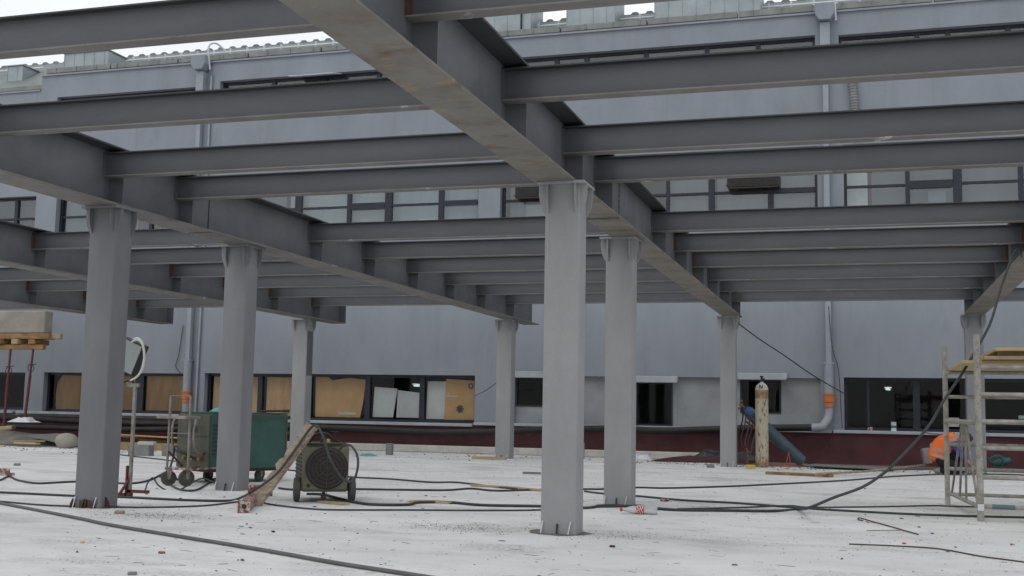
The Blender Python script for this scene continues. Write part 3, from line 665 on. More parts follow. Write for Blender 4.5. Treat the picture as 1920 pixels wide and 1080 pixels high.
# ------------------------------------------------------------------ cables on the floor
def cable(label, pts, r=.012, m='cable', name='cable', k=6, wob=.0):
    b = MB(); b.tube(pts, r, 8, smooth=k); o = b.build(name, M[m], smooth=True)
    return tag(o, label, 'cable')
cable('thick grey cable running from the left edge to the bottom centre foreground', [(-8.235, 9.321, 0.014), (-7.729, 9.024, 0.014), (-7.026, 8.627, 0.014), (-6.161, 8.128, 0.014), (-5.636, 7.808, 0.014), (-4.744, 7.362, 0.014), (-4.138, 7.071, 0.014), (-3.582, 6.786, 0.014), (-3.043, 6.496, 0.014), (-2.413, 6.213, 0.014), (-1.88, 5.935, 0.014)], .013, 'cablegrey')
cable('black cable from the left edge that climbs the torn board to the olive welder',
      [(-8.843, 10.079, 0.012), (-8.659, 10.101, 0.012), (-7.678, 10.085, 0.012), (-7.213, 10.196, 0.012), (-6.574, 10.17, 0.012), (-6.129, 10.273, 0.012), (-6.133, 10.588, 0.012)]+[(-5.562, 9.95, 0.177), (-5.45, 10.12, 0.314), (-5.37, 10.3, 0.526), (-5.288, 10.42, 0.719), (-5.208, 10.42, 0.774), (-5.063, 10.3, 0.669), (-4.957, 10.25, 0.462), (-4.837, 10.25, 0.293), (-4.771, 10.28, 0.248), (-4.719, 10.3, 0.269), (-4.707, 10.35, 0.394), (-4.745, 10.4, 0.504), (-4.857, 10.5, 0.582), (-4.985, 10.6, 0.576), (-5.073, 10.62, 0.499)], .012)
cable('thin dark cable crossing in front of the left column base', [(-8.104, 9.244, 0.009), (-7.895, 9.217, 0.009), (-7.277, 9.076, 0.009), (-6.746, 9.173, 0.009), (-6.32, 9.346, 0.009), (-5.998, 9.732, 0.009), (-5.965, 10.259, 0.009), (-5.897, 10.452, 0.009), (-5.45, 10.113, 0.009), (-4.968, 9.903, 0.009), (-4.673, 9.936, 0.009), (-4.15, 10.225, 0.009), (-3.506, 10.516, 0.009), (-3.012, 10.856, 0.009), (-2.694, 11.382, 0.009), (-2.426, 11.605, 0.009), (-2.246, 11.78, 0.009), (-2.069, 11.589, 0.009), (-1.69, 11.588, 0.009)], .008)
cable('dark cable from the left scrap to the trolley casters', [(-9.982, 11.453, 0.012), (-10.019, 11.674, 0.012), (-10.435, 12.316, 0.012), (-9.856, 11.784, 0.012), (-9.301, 11.429, 0.012), (-9.201, 11.611, 0.012), (-9.09, 11.924, 0.012), (-8.702, 11.939, 0.012), (-8.391, 12.025, 0.012), (-8.633, 12.737, 0.012), (-9.37, 14.133, 0.012)], .012)
cable('far cable passing behind the cart and welders', [(-13.395, 18.734, 0.012), (-13.034, 18.422, 0.012), (-11.725, 17.538, 0.012), (-11.063, 17.06, 0.012), (-9.68, 16.549, 0.012), (-8.186, 15.691, 0.012), (-7.302, 14.963, 0.012), (-6.673, 14.632, 0.012), (-6.139, 14.562, 0.012), (-5.43, 14.22, 0.012), (-5.168, 14.393, 0.012), (-4.79, 14.13, 0.012), (-4.218, 13.669, 0.012), (-3.781, 13.612, 0.012)], .011)
cable('cable from under the green welding set to the scaffold rungs', [(-6.543, 12.203, 0.012), (-6.279, 12.054, 0.012), (-5.97, 12.247, 0.012), (-5.709, 12.514, 0.012), (-5.301, 12.664, 0.012), (-4.745, 12.905, 0.012), (-4.574, 13.334, 0.012), (-4.177, 13.152, 0.012), (-3.781, 13.612, 0.012), (-3.319, 14.011, 0.012), (-3.124, 14.132, 0.012), (-2.789, 14.688, 0.012), (-2.418, 14.805, 0.012), (-1.779, 15.572, 0.012), (-1.243, 16.432, 0.012), (-0.33, 18.035, 0.012), (0.47, 19.903, 0.012), (1.309, 21.24, 0.012), (2.101, 21.803, 0.012), (2.702, 21.836, 0.012)], .012)
cable('heavy cable from the welder to right foreground that rises to the right girder', [(-5.835, 11.515, 0.014), (-5.647, 11.536, 0.014), (-5.286, 11.139, 0.014), (-4.886, 10.732, 0.014), (-4.615, 10.589, 0.014), (-4.335, 10.748, 0.014), (-4.345, 11.044, 0.014), (-4.055, 11.211, 0.014), (-3.665, 11.056, 0.014), (-3.114, 11.221, 0.014), (-2.665, 11.259, 0.014), (-2.564, 11.606, 0.014), (-2.406, 11.695, 0.014), (-2.145, 11.621, 0.014), (-1.788, 11.468, 0.014), (-1.331, 11.652, 0.014), (-0.896, 11.823, 0.014), (-0.657, 12.165, 0.014)]+[(-0.474, 10.75, 0.146), (-0.28, 10.9, 0.228), (-0.049, 11, 0.316), (0.102, 11.2, 0.402), (0.24, 11.5, 0.506), (0.493, 11.9, 0.759), (0.633, 12.1, 0.931), (0.779, 12.3, 1.171), (0.927, 12.5, 1.376), (1.051, 12.6, 1.581), (1.17, 12.8, 1.773), (1.277, 12.9, 1.986), (1.428, 13.2, 2.409), (1.615, 13.6, 2.805), (1.72, 14.0, 2.79)], .014, 'cable')
cable('dark green cable crossing the floor to the right edge', [(-3.229, 13.633, 0.012), (-2.959, 13.388, 0.012), (-2.491, 13.186, 0.012), (-1.904, 12.813, 0.012), (-1.34, 12.722, 0.012), (-0.583, 12.378, 0.012), (-0.14, 12.266, 0.012), (0.446, 12.18, 0.012), (1.039, 12.241, 0.012), (1.469, 12.345, 0.012), (1.809, 12.401, 0.012)], .011, 'cablegreen')
cable('thin black cable along the floor toward the scaffold foot', [(-1.808, 11.663, 0.009), (-1.519, 11.896, 0.009), (-1.18, 12.232, 0.009), (-0.778, 12.686, 0.009), (-0.555, 12.583, 0.009), (0.124, 13.041, 0.009), (0.684, 13.514, 0.009), (0.865, 13.537, 0.009), (1.085, 13.582, 0.009), (1.705, 13.852, 0.009)], .008)
cable('looped cable lying under the cart and green welding set', [(-8.924, 13.368, 0.012), (-8.242, 12.487, 0.012), (-7.518, 11.587, 0.012), (-7.178, 11.295, 0.012), (-7.217, 11.57, 0.012), (-7.709, 12.592, 0.012), (-8.106, 13.364, 0.012), (-7.694, 12.85, 0.012), (-6.834, 11.707, 0.012)], .011)
cable('small cable loop standing beside the cart casters', [(-7.822, 11.2, -0.035), (-7.672, 11.2, -0.006), (-7.698, 11.3, 0.081), (-7.7, 11.4, 0.129), (-7.626, 11.4, 0.049), (-7.543, 11.5, -0.02), (-7.456, 11.6, 0.002), (-7.448, 11.8, 0.063), (-7.434, 12, 0.102), (-7.276, 12, 0.059)], .009, 'cable')
cable('rope-like cable from the far pale column head down to the right window', [(-2.24, 21.75, 2.66), (-1.9, 22.2, 2.4), (-1.45, 22.9, 2.1), (-.95, 23.7, 1.75), (-.38, 24.45, 1.42)], .012)
cable('thin wire from the window corner up to the far column left of centre', [(-8.36, 24.46, 1.27), (-7.8, 23.6, 1.38), (-7.1, 22.5, 1.6)], .007)
cable('slack wire hanging beside the right downpipe', [(-.68, WY-.22, 3.2), (-.62, WY-.2, 2.4), (-.5, WY-.2, 1.9), (-.46, WY-.12, 1.1), (-.44, WY-.1, .72)], .008)
cable('slack wire hanging left of the left downpipe', [(-15.9, WY-.03, 2.9), (-15.98, WY-.03, 2.2), (-16.05, WY-.03, 1.9), (-15.9, WY-.03, 1.72)], .008)
cable('dark cable bundle lying in the dirt left of the worker', [(-1.099, 23.927, 0.03), (-0.694, 26.106, 0.03), (-0.031, 25.388, 0.03), (0.633, 26.566, 0.03), (1.141, 25.742, 0.03), (1.451, 26.606, 0.03), (1.72, 25.061, 0.03)], .02)
cable('thin cable curving from the window sill to the worker', [(0.911, 24.3, 0.788), (1.168, 23.9, 0.673), (1.435, 23.5, 0.664), (1.612, 23.3, 0.691)], .008)
# drain hoses along the plinth
def hose(label, pts, r=.07):
    b = MB(); b.tube(pts, r, 12, smooth=6); return tag(b.build('drain_hose', M['blackpipe'], smooth=True), label, 'hose')
hose('long black drain hose sagging along the oxblood plinth to the grey elbow', [(-23, 24.0, .56), (-20.5, 24.1, .56), (-18, 24.15, .50), (-15.5, 24.2, .50), (-13, 24.3, .50), (-10.8, 24.34, .48), (-9.2, 24.33, .45), (-7.8, 24.3, .50), (-6.8, 24.3, .56), (-5.2, 24.3, .62), (-4.2, 24.3, .60), (-3.2, 24.3, .64), (-2.3, 24.3, .69), (-1.02, 24.2, .73)])
hose('second lower black hose at the left foot of the wall', [(-23, 23.85, .40), (-20.5, 23.9, .36), (-18, 23.9, .34), (-16.5, 24.0, .36), (-14.5, 24.1, .42), (-13.2, 24.28, .37), (-12.4, 24.3, .3)], .065)
hose('short upper hose slanting behind the plywood on the left', [(-17.3, 24.2, .40), (-16, 24.25, .52), (-14.8, 24.3, .6), (-14.2, 24.33, .61)], .05)
t = thing('corrugated_duct', 'grey corrugated flexible duct hanging on the upper right wall', 'duct', (-.15, WY-.1, 7.55))
b = MB(); pp = []; rr = []
for k in range(60): pp.append((.12*math.sin(k/60*1.2)-.05, 0, .95-k*.03)); rr.append(.085+(.008 if k % 2 else -.006))
b.tube(pp, rr, 14); b.build('duct_body', M['block'], t)

# ------------------------------------------------------------------ formwork and props at the left
t = thing('concrete_slab_edge', 'raw concrete slab edge resting on timber formwork at the left edge', 'slab', (-20, 22.5, 2.57))
b = MB(); b.box(-5, 1.66, 0, .3, 0, .53); b.build('slab', M['conc'], t, bevel=.02)
b = MB(); b.box(1.7, 2.1, .6, .62, -.02, .02)
fw_i = 0
for (x0, x1, y0, y1, z0, z1, mt, lab) in [(-24, -18.15, 22.42, 22.54, 2.43, 2.56, 'timber', 'upper timber beam under the slab edge, nearest the camera'),
        (-24, -17.97, 22.6, 22.72, 2.44, 2.565, 'paletimber', 'upper timber beam poking out furthest right under the slab'),
        (-24, -18.35, 22.8, 22.92, 2.44, 2.565, 'timber', 'upper timber beam under the slab nearest the wall')]:
    b = MB(); b.box(x0, x1, y0, y1, z0, z1); tag(b.build('timber_beam', M[mt], bevel=.012), lab, 'beam', 'formwork beams under the slab')
for k, x in enumerate((-21.2, -20.55, -19.95, -19.5, -19.05, -18.62)):
    b = MB(); b.box(x-.09, x+.1, 22.3+.06*(k % 3), 22.95, 2.305, 2.425)
    tag(b.build('timber_beam', M['timber' if k % 2 else 'paletimber'], bevel=.015), '%s of the lower cross timbers on the red props, counted from the right' % ORD[5-k], 'beam', 'lower formwork cross timbers')
b = MB(); b.box(-24, -18.3, 22.45, 22.57, 2.19, 2.3); tag(b.build('timber_beam', M['timber'], bevel=.012), 'lowest long timber beam sitting on the heads of the red props', 'beam')
for k, (xt, xb, yb, zb, lab) in enumerate([(-19.25, -19.3, 22.5, .40, 'red steel prop standing on a timber block, left of the pair'), (-18.61, -18.72, 22.5, .62, 'red steel prop whose foot rests on the white sack'), (-20.6, -20.6, 22.5, .3, 'red steel prop at the very left edge')]):
    t = thing('steel_prop', lab, 'prop', (xb, yb, zb), group='red props under the formwork')
    H = 2.188-zb; dx = xt-xb
    b = MB(); b.tube([(0, 0, 0), (dx*.6, 0, H*.62)], .034, 10); b.build('outer_tube', M['redpaint'], t, smooth=True)
    b = MB(); b.tube([(dx*.6, 0, H*.62), (dx, 0, H)], .026, 10); b.build('inner_tube', M['redpaint'], t, smooth=True)
    b = MB(); b.torus((dx*.7, 0, H*.72), (0, 1, 0), .085, .009, 16, 6); b.tube([(dx*.7-.1, 0, H*.77), (dx*.7+.14, 0, H*.78)], .01, 6); b.build('collar_pin', M['black'], t, smooth=True)
    b = MB(); b.box(-.07, .07, -.07, .07, -.012, 0); b.build('foot_plate', M['redpaint'], t)
t = blob_sheet('debris_mound', M['dirt'], [(-22.5, 23.9), (-22.3, 21.6), (-20.5, 21.3), (-18.6, 21.7), (-17.0, 21.9), (-16.2, 22.8), (-17, 23.8)], .01, .05)
for v in t.data.vertices:
    if v.index == 0: v.co.z = .3
tag(t, kind='structure')
b = MB(); b.box(-.22, .25, -.1, .1, 0, .1); o = b.build('wood_block', M['paletimber'], bevel=.02, loc=(-19.3, 22.5, .285)); o.rotation_euler = (0, -.12, .3)
tag(o, 'pale timber block under the foot of the left red prop', 'block')
b = MB(); b.box(-.2, .2, -.12, .12, 0, .22); tag(b.build('wood_block', M['paletimber'], bevel=.02, loc=(-19.4, 22.5, .06)), 'chunky timber offcut propping up the pale block by the red prop', 'block')

def crumple(name, m, c, size, label, cat, n=9, amp=.3, seed=3, rz=0):
    rnd = random.Random(seed); vs = []; fs = []
    for i in range(n):
        for j in range(n):
            u = i/(n-1)-.5; v = j/(n-1)-.5; e = 1-max(abs(u), abs(v))*2
            vs.append((u*size[0]*(1+rnd.uniform(-.1, .1)), v*size[1]*(1+rnd.uniform(-.1, .1)), max(.004, size[2]*(min(1, e*2.2))*(1-amp+rnd.uniform(-amp, amp)))))
    for i in range(n-1):
        for j in range(n-1): fs.append((i*n+j, (i+1)*n+j, (i+1)*n+j+1, i*n+j+1))
    k = len(vs); vs2 = [(x, y, .002) for x, y, z in vs]; vs += vs2
    for i in range(n-1):
        for j in range(n-1): fs.append((k+i*n+j+1, k+(i+1)*n+j+1, k+(i+1)*n+j, k+i*n+j))
    b = MB(); b.add(vs, fs); o = b.build(name, M[m], loc=c); o.rotation_euler = (0, 0, rz); return tag(o, label, cat)
crumple('plastic_sack', 'whitebag', (-18.75, 22.5, .49), (.62, .35, .13), 'crumpled white sack lying on the black hoses at the left', 'sack', seed=5)
b = MB(); b.lathe([(.02, 0), (.1, .0), (.15, .05), (.18, .14), (.16, .24), (.1, .3), (.02, .32)], 14); o = b.build('concrete_lump', M['conc'], smooth=True, loc=(-16.25, 20.85, .0))
o.scale = (1.45, 1.1, 1.0); tag(o, 'rounded beige concrete lump left of the dark column', 'rubble')
blob = [(-17.9, 21.2), (-16.9, 21.0), (-16.3, 21.5), (-17.6, 21.9)]
b = MB(); b.box(-.9, .9, -.4, .4, 0, .02); o = b.build('felt_sheet', M['bitumen'], loc=(-17.1, 21.9, .13)); o.rotation_euler = (.05, .1, -.3); tag(o, 'grey felt sheet lying crooked behind the round concrete lump', 'sheet')
for k, (px, L, w, a, mt, lab) in enumerate([((-18.1, 20.6), .9, .09, .15, 'yellowply', 'yellowish split plank flat on the floor at the left'), ((-18.9, 20.3), 1.0, .07, -.08, 'paletimber', 'thin reddish lath on the floor under the red props'), ((-17.3, 20.9), .8, .12, -.3, 'yellowply', 'short yellow plank touching the concrete lump'), ((-17.6, 21.3), .7, .1, .5, 'paletimber', 'bent pale lath behind the yellow planks')]):
    b = MB(); b.box(-L/2, L/2, -w/2, w/2, 0, .03); o = b.build('wood_plank', M[mt], loc=(px[0], px[1], .005+.03*k)); o.rotation_euler = (0, 0, a); tag(o, lab, 'plank')
# concrete blocks and plywood behind the floodlight
for k, (x, y, s, z, rz, mt, lab) in enumerate([(-12.95, 18.75, (.42, .2, .19), 0, .1, 'block', 'grey concrete block on the floor, left of the cart'), (-12.35, 18.95, (.45, .2, .2), 0, -.05, 'block', 'grey concrete block half hidden behind the cart'), (-12.9, 18.85, (.3, .18, .07), .191, .3, 'paleblock', 'pale slab piece lying on the grey block by the cart')]):
    b = MB(); b.box(-s[0]/2, s[0]/2, -s[1]/2, s[1]/2, 0, s[2])
    if mt == 'block': b.box(-s[0]/2+.04, -.02, -s[1]/2-.003, -s[1]/2, .03, s[2]-.03)
    o = b.build('concrete_block', M[mt], bevel=.008, loc=(x, y, z)); o.rotation_euler = (0, 0, rz); tag(o, lab, 'block')
b = MB(); b.box(-1.1, 1.1, -.6, .6, 0, .025); o = b.build('plywood_sheet', M['ply'], loc=(-14.3, 21.6, .22)); o.rotation_euler = (-.1, .03, .12); tag(o, 'plywood sheet lying on timbers near the wall behind the floodlight', 'board')
for k, y in enumerate((21.2, 21.9)):
    b = MB(); b.box(-15.2, -13.3, y, y+.1, .0, .155+.06*k); tag(b.build('timber_beam', M['yellowply'], bevel=.01), ['front', 'rear'][k]+' timber carrying the plywood sheet near the wall', 'beam')

# ------------------------------------------------------------------ floodlight on its stand
t = thing('floodlight_stand', 'rusty post stand with tilted work lamp and white hose loop beside the dark column', 'work lamp', (-7.26, 10.35, 0))
b = MB(); b.box(-.015, .015, -.015, .015, .02, 1.13); b.build('post', M['steel'], t)
b = MB(); b.box(-.09, .05, -.02, .02, 1.13, 1.17); b.build('crossbar', M['steel'], t, bevel=.004)
b = MB(); b.box(-.04, -.023, -.03, .03, .0, .32); b.box(-.25, .02, -.03, .03, .0, .04); b.build('base', M['redpaint'], t)
b = MB(); b.box(-.02, .22, -.015, .025, .045, .075); b.tube([(0, 0, .2), (-.06, -.1, .02)], .015, 6); b.build('base_brace', M['redpaint'], t)
T = Matrix.Translation((-.1, .03, 1.45))@Matrix.Rotation(R(22), 4, 'Y')
b = MB(); b.box(-.14, .14, -.05, .05, -.17, .17, T); hd_ = b.build('lamp_head', M['black'], t, bevel=.008)
b = MB(); b.box(-.125, .125, -.056, -.051, -.155, .155, T); b.build('lamp_glass', M['lampw'], hd_)
b = MB(); b.tube([(-.15, -.06, 1.17), (-.02, -.04, 1.2)], .014, 6); b.tube([(-.03, 0, 1.17), (-.03, 0, 1.3)], .012, 6); b.build('bracket', M['black'], t)
b = MB(); b.tube([(-.04, -.04, 1.6), (.04, -.05, 1.62), (.1, -.05, 1.56), (.125, -.05, 1.44), (.11, -.05, 1.32), (.04, -.05, 1.23), (-.08, -.04, 1.18)], .011, 8, smooth=6)
b.tube([(-.04, -.02, 1.63), (.03, -.03, 1.635), (.085, -.03, 1.58), (.112, -.03, 1.46), (.095, -.03, 1.34)], .01, 8, smooth=6)
b.build('hose_loop', M['rope'], t, smooth=True)

# red and white scrap at the left edge
b = MB(); b.box(-.35, .12, -.04, .04, .0, .035); b.box(-.35, .10, -.04, -.03, .036, .09); o = b.build('steel_offcut', M['redtube'], loc=(-10.75, 12.6, 0)); o.rotation_euler = (0, 0, .1)
tag(o, 'red and white steel channel offcut at the left edge of the floor', 'offcut')

# ------------------------------------------------------------------ wheels
def wheel(parent, loc, r, w, rz=0, caster=False, hub=True):
    T = Matrix.Translation(loc)@Matrix.Rotation(rz, 4, 'Z')@Matrix.Rotation(R(90), 4, 'X')
    b = MB(); b.lathe([(r*.6, -w/2), (r*.9, -w/2), (r, -w*.3), (r, w*.3), (r*.9, w/2), (r*.6, w/2)], 22, T)
    o = b.build('wheel', M['rubber'], parent, smooth=True)
    if hub:
        b = MB(); b.lathe([(r*.25, -w/2-.008), (r*.58, -w/2-.003), (r*.58, w/2+.003), (r*.25, w/2+.008)], 16, T); b.build('rim', M['olive'], o, smooth=True)
    if caster:
        T2 = Matrix.Translation(loc)@Matrix.Rotation(rz, 4, 'Z')
        b = MB()
        for s in (-1, 1): b.prism([(-.012, -.012), (.014, -.012), (.04, r+.028), (-.035, r+.028)], s*(w/2+.012)-.002, s*(w/2+.012)+.002, T2)
        b.box(-.04, .045, -w/2-.02, w/2+.02, r+.029, r+.036, T2)
        b.build('caster_fork', M['steel'], parent)

# ------------------------------------------------------------------ green welding set (large)
ang = math.atan2(.9, .44)
W1 = thing('green_welding_set', 'large green and olive welding set on casters behind the grey column', 'welding machine', (-7.66, 12.5, 0), ang)
L, Wd, z0, z1 = 1.15, .74, .17, .86       # local x = long side, local y = to the left (olive end at x=0)
b = MB(); b.box(.005, L, 0, Wd, z0, z1); b.build('body', M['green'], W1, bevel=.015)
b = MB(); b.box(-.02, .004, .01, Wd-.01, z0+.01, z1-.02)
for k in range(2): b.box(-.032, -.021, .05, Wd-.05, z0+.2+k*.2, z0+.215+k*.2)
b.build('front_panel', M['olive'], W1, bevel=.004)
b = MB()
for k in range(8): b.box(.03, .2, -.012, -.001, z0+.18+k*.05, z0+.2+k*.05)
b.build('louvre', M['black'], W1)
b = MB(); b.box(.02, L-.02, -.004, -.0005, z1-.07, z1-.05); b.box(L-.035, L-.02, -.008, -.0005, z0+.02, z1-.08); b.box(.01, L-.01, .01, Wd-.01, z1+.001, z1+.012); b.build('trim', M['olive'], W1)
b = MB(); b.box(.0, L, .02, Wd-.02, z0-.03, z0-.002); b.build('chassis', M['rustdark'], W1)
b = MB(); b.tube([(-.02, .12, .35), (-.13, .12, .42), (-.16, .12, .62), (-.14, .12, .76), (-.12, .2, .8), (-.12, .55, .8), (-.14, .62, .76), (-.16, .62, .62), (-.13, .62, .42), (-.02, .62, .35)], .016, 8, smooth=5); b.build('push_handle', M['steel'], W1, smooth=True)
b = MB(); b.lathe([(.0, 0), (.05, 0), (.05, .03), (.03, .045), (0, .045)], 14, Matrix.Translation((-.021, .35, .66))@Matrix.Rotation(R(-90), 4, 'Y')); b.build('control_knob', M['black'], W1, smooth=True)
for k, yy in enumerate((.15, .3, .5)):
    b = MB(); b.lathe([(.0, 0), (.025, 0), (.022, .05), (0, .05)], 10, Matrix.Translation((-.021, yy, .3))@Matrix.Rotation(R(-90), 4, 'Y')); b.build('socket', M['brass'], W1, smooth=True)
for x, y in ((.34, .12), (.3, Wd-.25), (L-.35, .1), (L-.1, Wd-.3)):
    wheel(W1, (x, y, .078), .078, .05, .3, True)
cable('black lead drooping over the front of the green welding set', [(-7.9, 12.55, .3), (-8.02, 12.45, .38), (-8.15, 12.5, .45), (-8.25, 12.62, .3), (-8.2, 12.5, .16), (-8.0, 12.35, .05)], .014, 'cable')
crumple('turquoise_rag', 'cyan', (-7.95, 13.2, .875), (.26, .22, .07), 'turquoise rag on top of the green welding set', 'rag', 7, .4, 8, .2)
b = MB(); b.tube([(0, 0, 0), (.2, .02, .01), (.3, .1, .01)], .014, 8); b.box(.3, .36, .07, .13, -.01, .03); o = b.build('pipe_wrench', M['rustdark'], loc=(-7.45, 13.3, .89)); tag(o, 'dark wrench lying on the right of the green welding set top', 'tool')
# push cart frame beside it
t = thing('hand_cart', 'upright tubular hand cart with shelf standing left of the green welding set', 'cart', (-7.78, 12.0, 0), -.18)
zc = 1.06
b = MB(); b.tube([(-.165, 0, .2), (-.155, 0, zc), (.155, 0, zc), (.165, 0, .2)], .015, 8); b.tube([(-.145, 0, .62), (.145, 0, .62)], .009, 6); b.build('frame', M['steel'], t, smooth=True)
b = MB(); b.box(-.26, .2, -.12, .14, .79, .825); b.build('shelf', M['steel'], t, bevel=.004)
b = MB(); b.box(-.18, .2, -.02, .02, .19, .215); b.box(-.16, -.13, .02, .5, .19, .21); b.box(.15, .18, .02, .5, .19, .21); b.build('base_frame', M['redtube'], t)
b = MB(); b.tube([(-.15, 0, .4), (-.02, .12, .22), (.15, .14, .21)], .014, 6); b.build('brace', M['rustdark'], t)
wheel(t, (-.13, .0, .09), .09, .05, .9, True); wheel(t, (.1, .05, .095), .095, .055, 1.1, True)

# ------------------------------------------------------------------ olive welder
W2 = thing('olive_welder', 'small olive welder with big round fan grille and side wheels', 'welding machine', (-5.23, 10.72, 0), R(33))
b = MB(); b.box(-.235, .235, 0, .66, .105, .575); b.build('body', M['olivelight'], W2, bevel=.02)
b = MB(); b.box(-.22, .22, -.012, -.001, .13, .555); b.build('front_panel', M['olivelight'], W2, bevel=.004)
Tg = Matrix.Translation((.01, -.0125, .345))@Matrix.Rotation(R(90), 4, 'X')
b = MB(); b.lathe([(.215, 0), (.215, .012), (.19, .02), (.0, .02)], 32, Tg); gr = b.build('fan_grille', M['grill'], W2, smooth=True)
b = MB()
for r_ in (.19, .15, .11, .07): b.torus((.01, -.0345, .345), (0, 1, 0), r_, .004, 32, 5)
for k in range(8):
    a = k*math.pi/4; b.tube([(.01, -.036, .345), (.01+.195*math.cos(a), -.036, .345+.195*math.sin(a))], .003, 5)
b.build('grille_wire', M['rubber'], gr)
b = MB()
for k in range(10): b.box(-.246, -.2355, .05, .6, .15+k*.04, .165+k*.04)
b.build('side_louvre', M['black'], W2)
b = MB(); b.box(-.22, .22, .02, .64, .576, .59); b.box(-.2, .2, -.02, .05, .59, .6); b.build('lid', M['olive'], W2)
b = MB(); b.torus((.02, .12, .61), (.2, 1, 0), .06, .012, 18, 6); b.tube([(-.15, .2, .59), (-.12, .15, .67), (.0, .1, .69), (.1, .12, .62), (.16, .2, .6)], .012, 8, smooth=5)
b.tube([(.12, .3, .59), (.12, .3, .7)], .008, 6); b.box(.08, .16, .28, .32, .7, .712); b.build('coiled_lead', M['black'], W2, smooth=True)
b = MB(); b.box(.015, .045, .09, .12, .6, .635); b.build('lead_clip', M['yellowbit'], W2)
b = MB(); b.lathe([(0, 0), (.02, 0), (.018, .02), (0, .02)], 10, Matrix.Translation((-.17, -.012, .17))@Matrix.Rotation(R(90), 4, 'X')); b.build('knob', M['black'], W2)
for x, y in ((-.27, .12), (.28, .06)): wheel(W2, (x, y, .125), .125, .055, R(90))
b = MB(); b.tube([(-.27, .12, .125), (.28, .06, .125)], .012, 6); b.build('axle', M['rustdark'], W2)
wheel(W2, (.0, -.0+.1, .05), .05, .03, 1.4, True)
# torn board leaning on it
A = Vector((-5.62, 9.98, .01)); B = Vector((-5.295, 10.5, 0.777))
t = thing('torn_board', 'long weathered board with ragged edge leaning on the olive welder', 'board', tuple(A))
d = (B-A); Ln = d.length; zx = d.normalized(); side = zx.cross(Vector((0, 1, 0))).normalized(); nn = side.cross(zx)
T = Matrix((side, nn, zx)).transposed().to_4x4()
rnd = random.Random(4); n = 13; Lf = []; Rt = []
for i in range(n+1):
    z = Ln*i/n; Rt.append((.055+rnd.uniform(-.012, .008), z))
    if i < n:
        Rt.append((.025+rnd.uniform(-.012, .01), z+Ln/n*.35)) if i % 2 else None
    Lf.append((-.06+rnd.uniform(-.008, .008), z))
b = MB(); P = [p for p in Rt if p]+Lf[::-1]; b.prism(P, -.008, .01, T); b.build('plank', M['rustboard'], t)
b = MB(); b.prism([(x*.0-.06+(.02 if k % 2 else 0)+rnd.uniform(0, .01), z) for k, (x, z) in enumerate(Lf)]+[(-.072, Ln), (-.072, 0)], .0101, .02, T); b.build('edge_lip', M['rustboard'], t)
# red square tube
A = Vector((-5.335, 9.313, 0)); B = Vector((-6.2, 11.15, 0)); d = B-A
t = thing('square_steel_tube', 'chipped red and white square steel tube lying under the torn board', 'steel tube', tuple(A), math.atan2(d.y, d.x)-R(90))
Ln = d.length
b = MB(); s = .048; b.box(-s, s, .0, Ln, .055-.04, .055+.04); b.build('tube', M['redtube'], t, bevel=.004)
b = MB(); b.box(-.055, .055, -.01, -.0005, 0, .115); ep = b.build('end_plate', M['redtube'], t, bevel=.003)
b = MB(); b.lathe([(.0, 0), (.022, 0), (.022, .003), (0, .003)], 14, Matrix.Translation((0, -.0102, .06))@Matrix.Rotation(R(90), 4, 'X')); b.build('bolt_hole', M['black'], ep)
b = MB(); b.box(-.13, .13, Ln+.001, Ln+.02, 0, .12); b.box(-.10, .10, Ln-.12, Ln, .098, .115); b.build('end_plate', M['redtube'], t, bevel=.004)
b = MB(); b.box(-.05, .05, -.2, .2, 0, .02); o = b.build('wood_scrap', M['paletimber'], loc=(-5.074, 10.6, 0)); o.rotation_euler = (0, 0, 1.1); tag(o, 'light splintered wood scrap in front of the olive welder', 'scrap')
b = MB(); b.prism([(-.25, 0), (.22, 0), (.25, .02), (.05, .03), (-.2, .022)], -.05, .04); o = b.build('wood_scrap', M['paletimber'], loc=(-4.28, 11.206, 0)); tag(o, 'splintered wood scrap lying on the cable at mid floor', 'scrap')

# ------------------------------------------------------------------ gas bottles
t = thing('gas_bottle', 'upright cream gas bottle streaked with rust beside the far column', 'gas bottle', (-1.838, 22.022, -0))
b = MB(); b.lathe([(.10, 0), (.118, .01), (.12, .1)], 20); b.build('foot_ring', M['creamrust'], t, smooth=True)
b = MB(); b.lathe([(.119, .1), (.12, .14), (.12, 1.27)], 20); b.build('cylinder_body', M['cream'], t, smooth=True)
b = MB(); b.lathe([(.1205, 1.27), (.1205, 1.43)], 20); b.build('band', M['creamrust'], t, smooth=True)
b = MB(); b.lathe([(.12, 1.43), (.118, 1.46), (.1, 1.51), (.06, 1.55), (.035, 1.56), (.035, 1.58)], 20); b.build('shoulder', M['paleblock'], t, smooth=True)
b = MB(); b.lathe([(.034, 1.581), (.034, 1.61), (.02, 1.615), (.02, 1.66), (.032, 1.66), (.032, 1.69), (0, 1.695)], 12); b.tube([(0, 0, 1.635), (.06, 0, 1.635)], .014, 8); b.build('valve', M['black'], t, smooth=True)
b = MB()
for pa in ([(-.03, -.124, 1.455), (-.03, -.112, 1.52)], [(-.03, -.112, 1.52), (.02, -.124, 1.455)], [(.02, -.124, 1.455), (.02, -.112, 1.52)]): b.tube(pa, .007, 5)
b.build('letter_mark', M['black'], t)
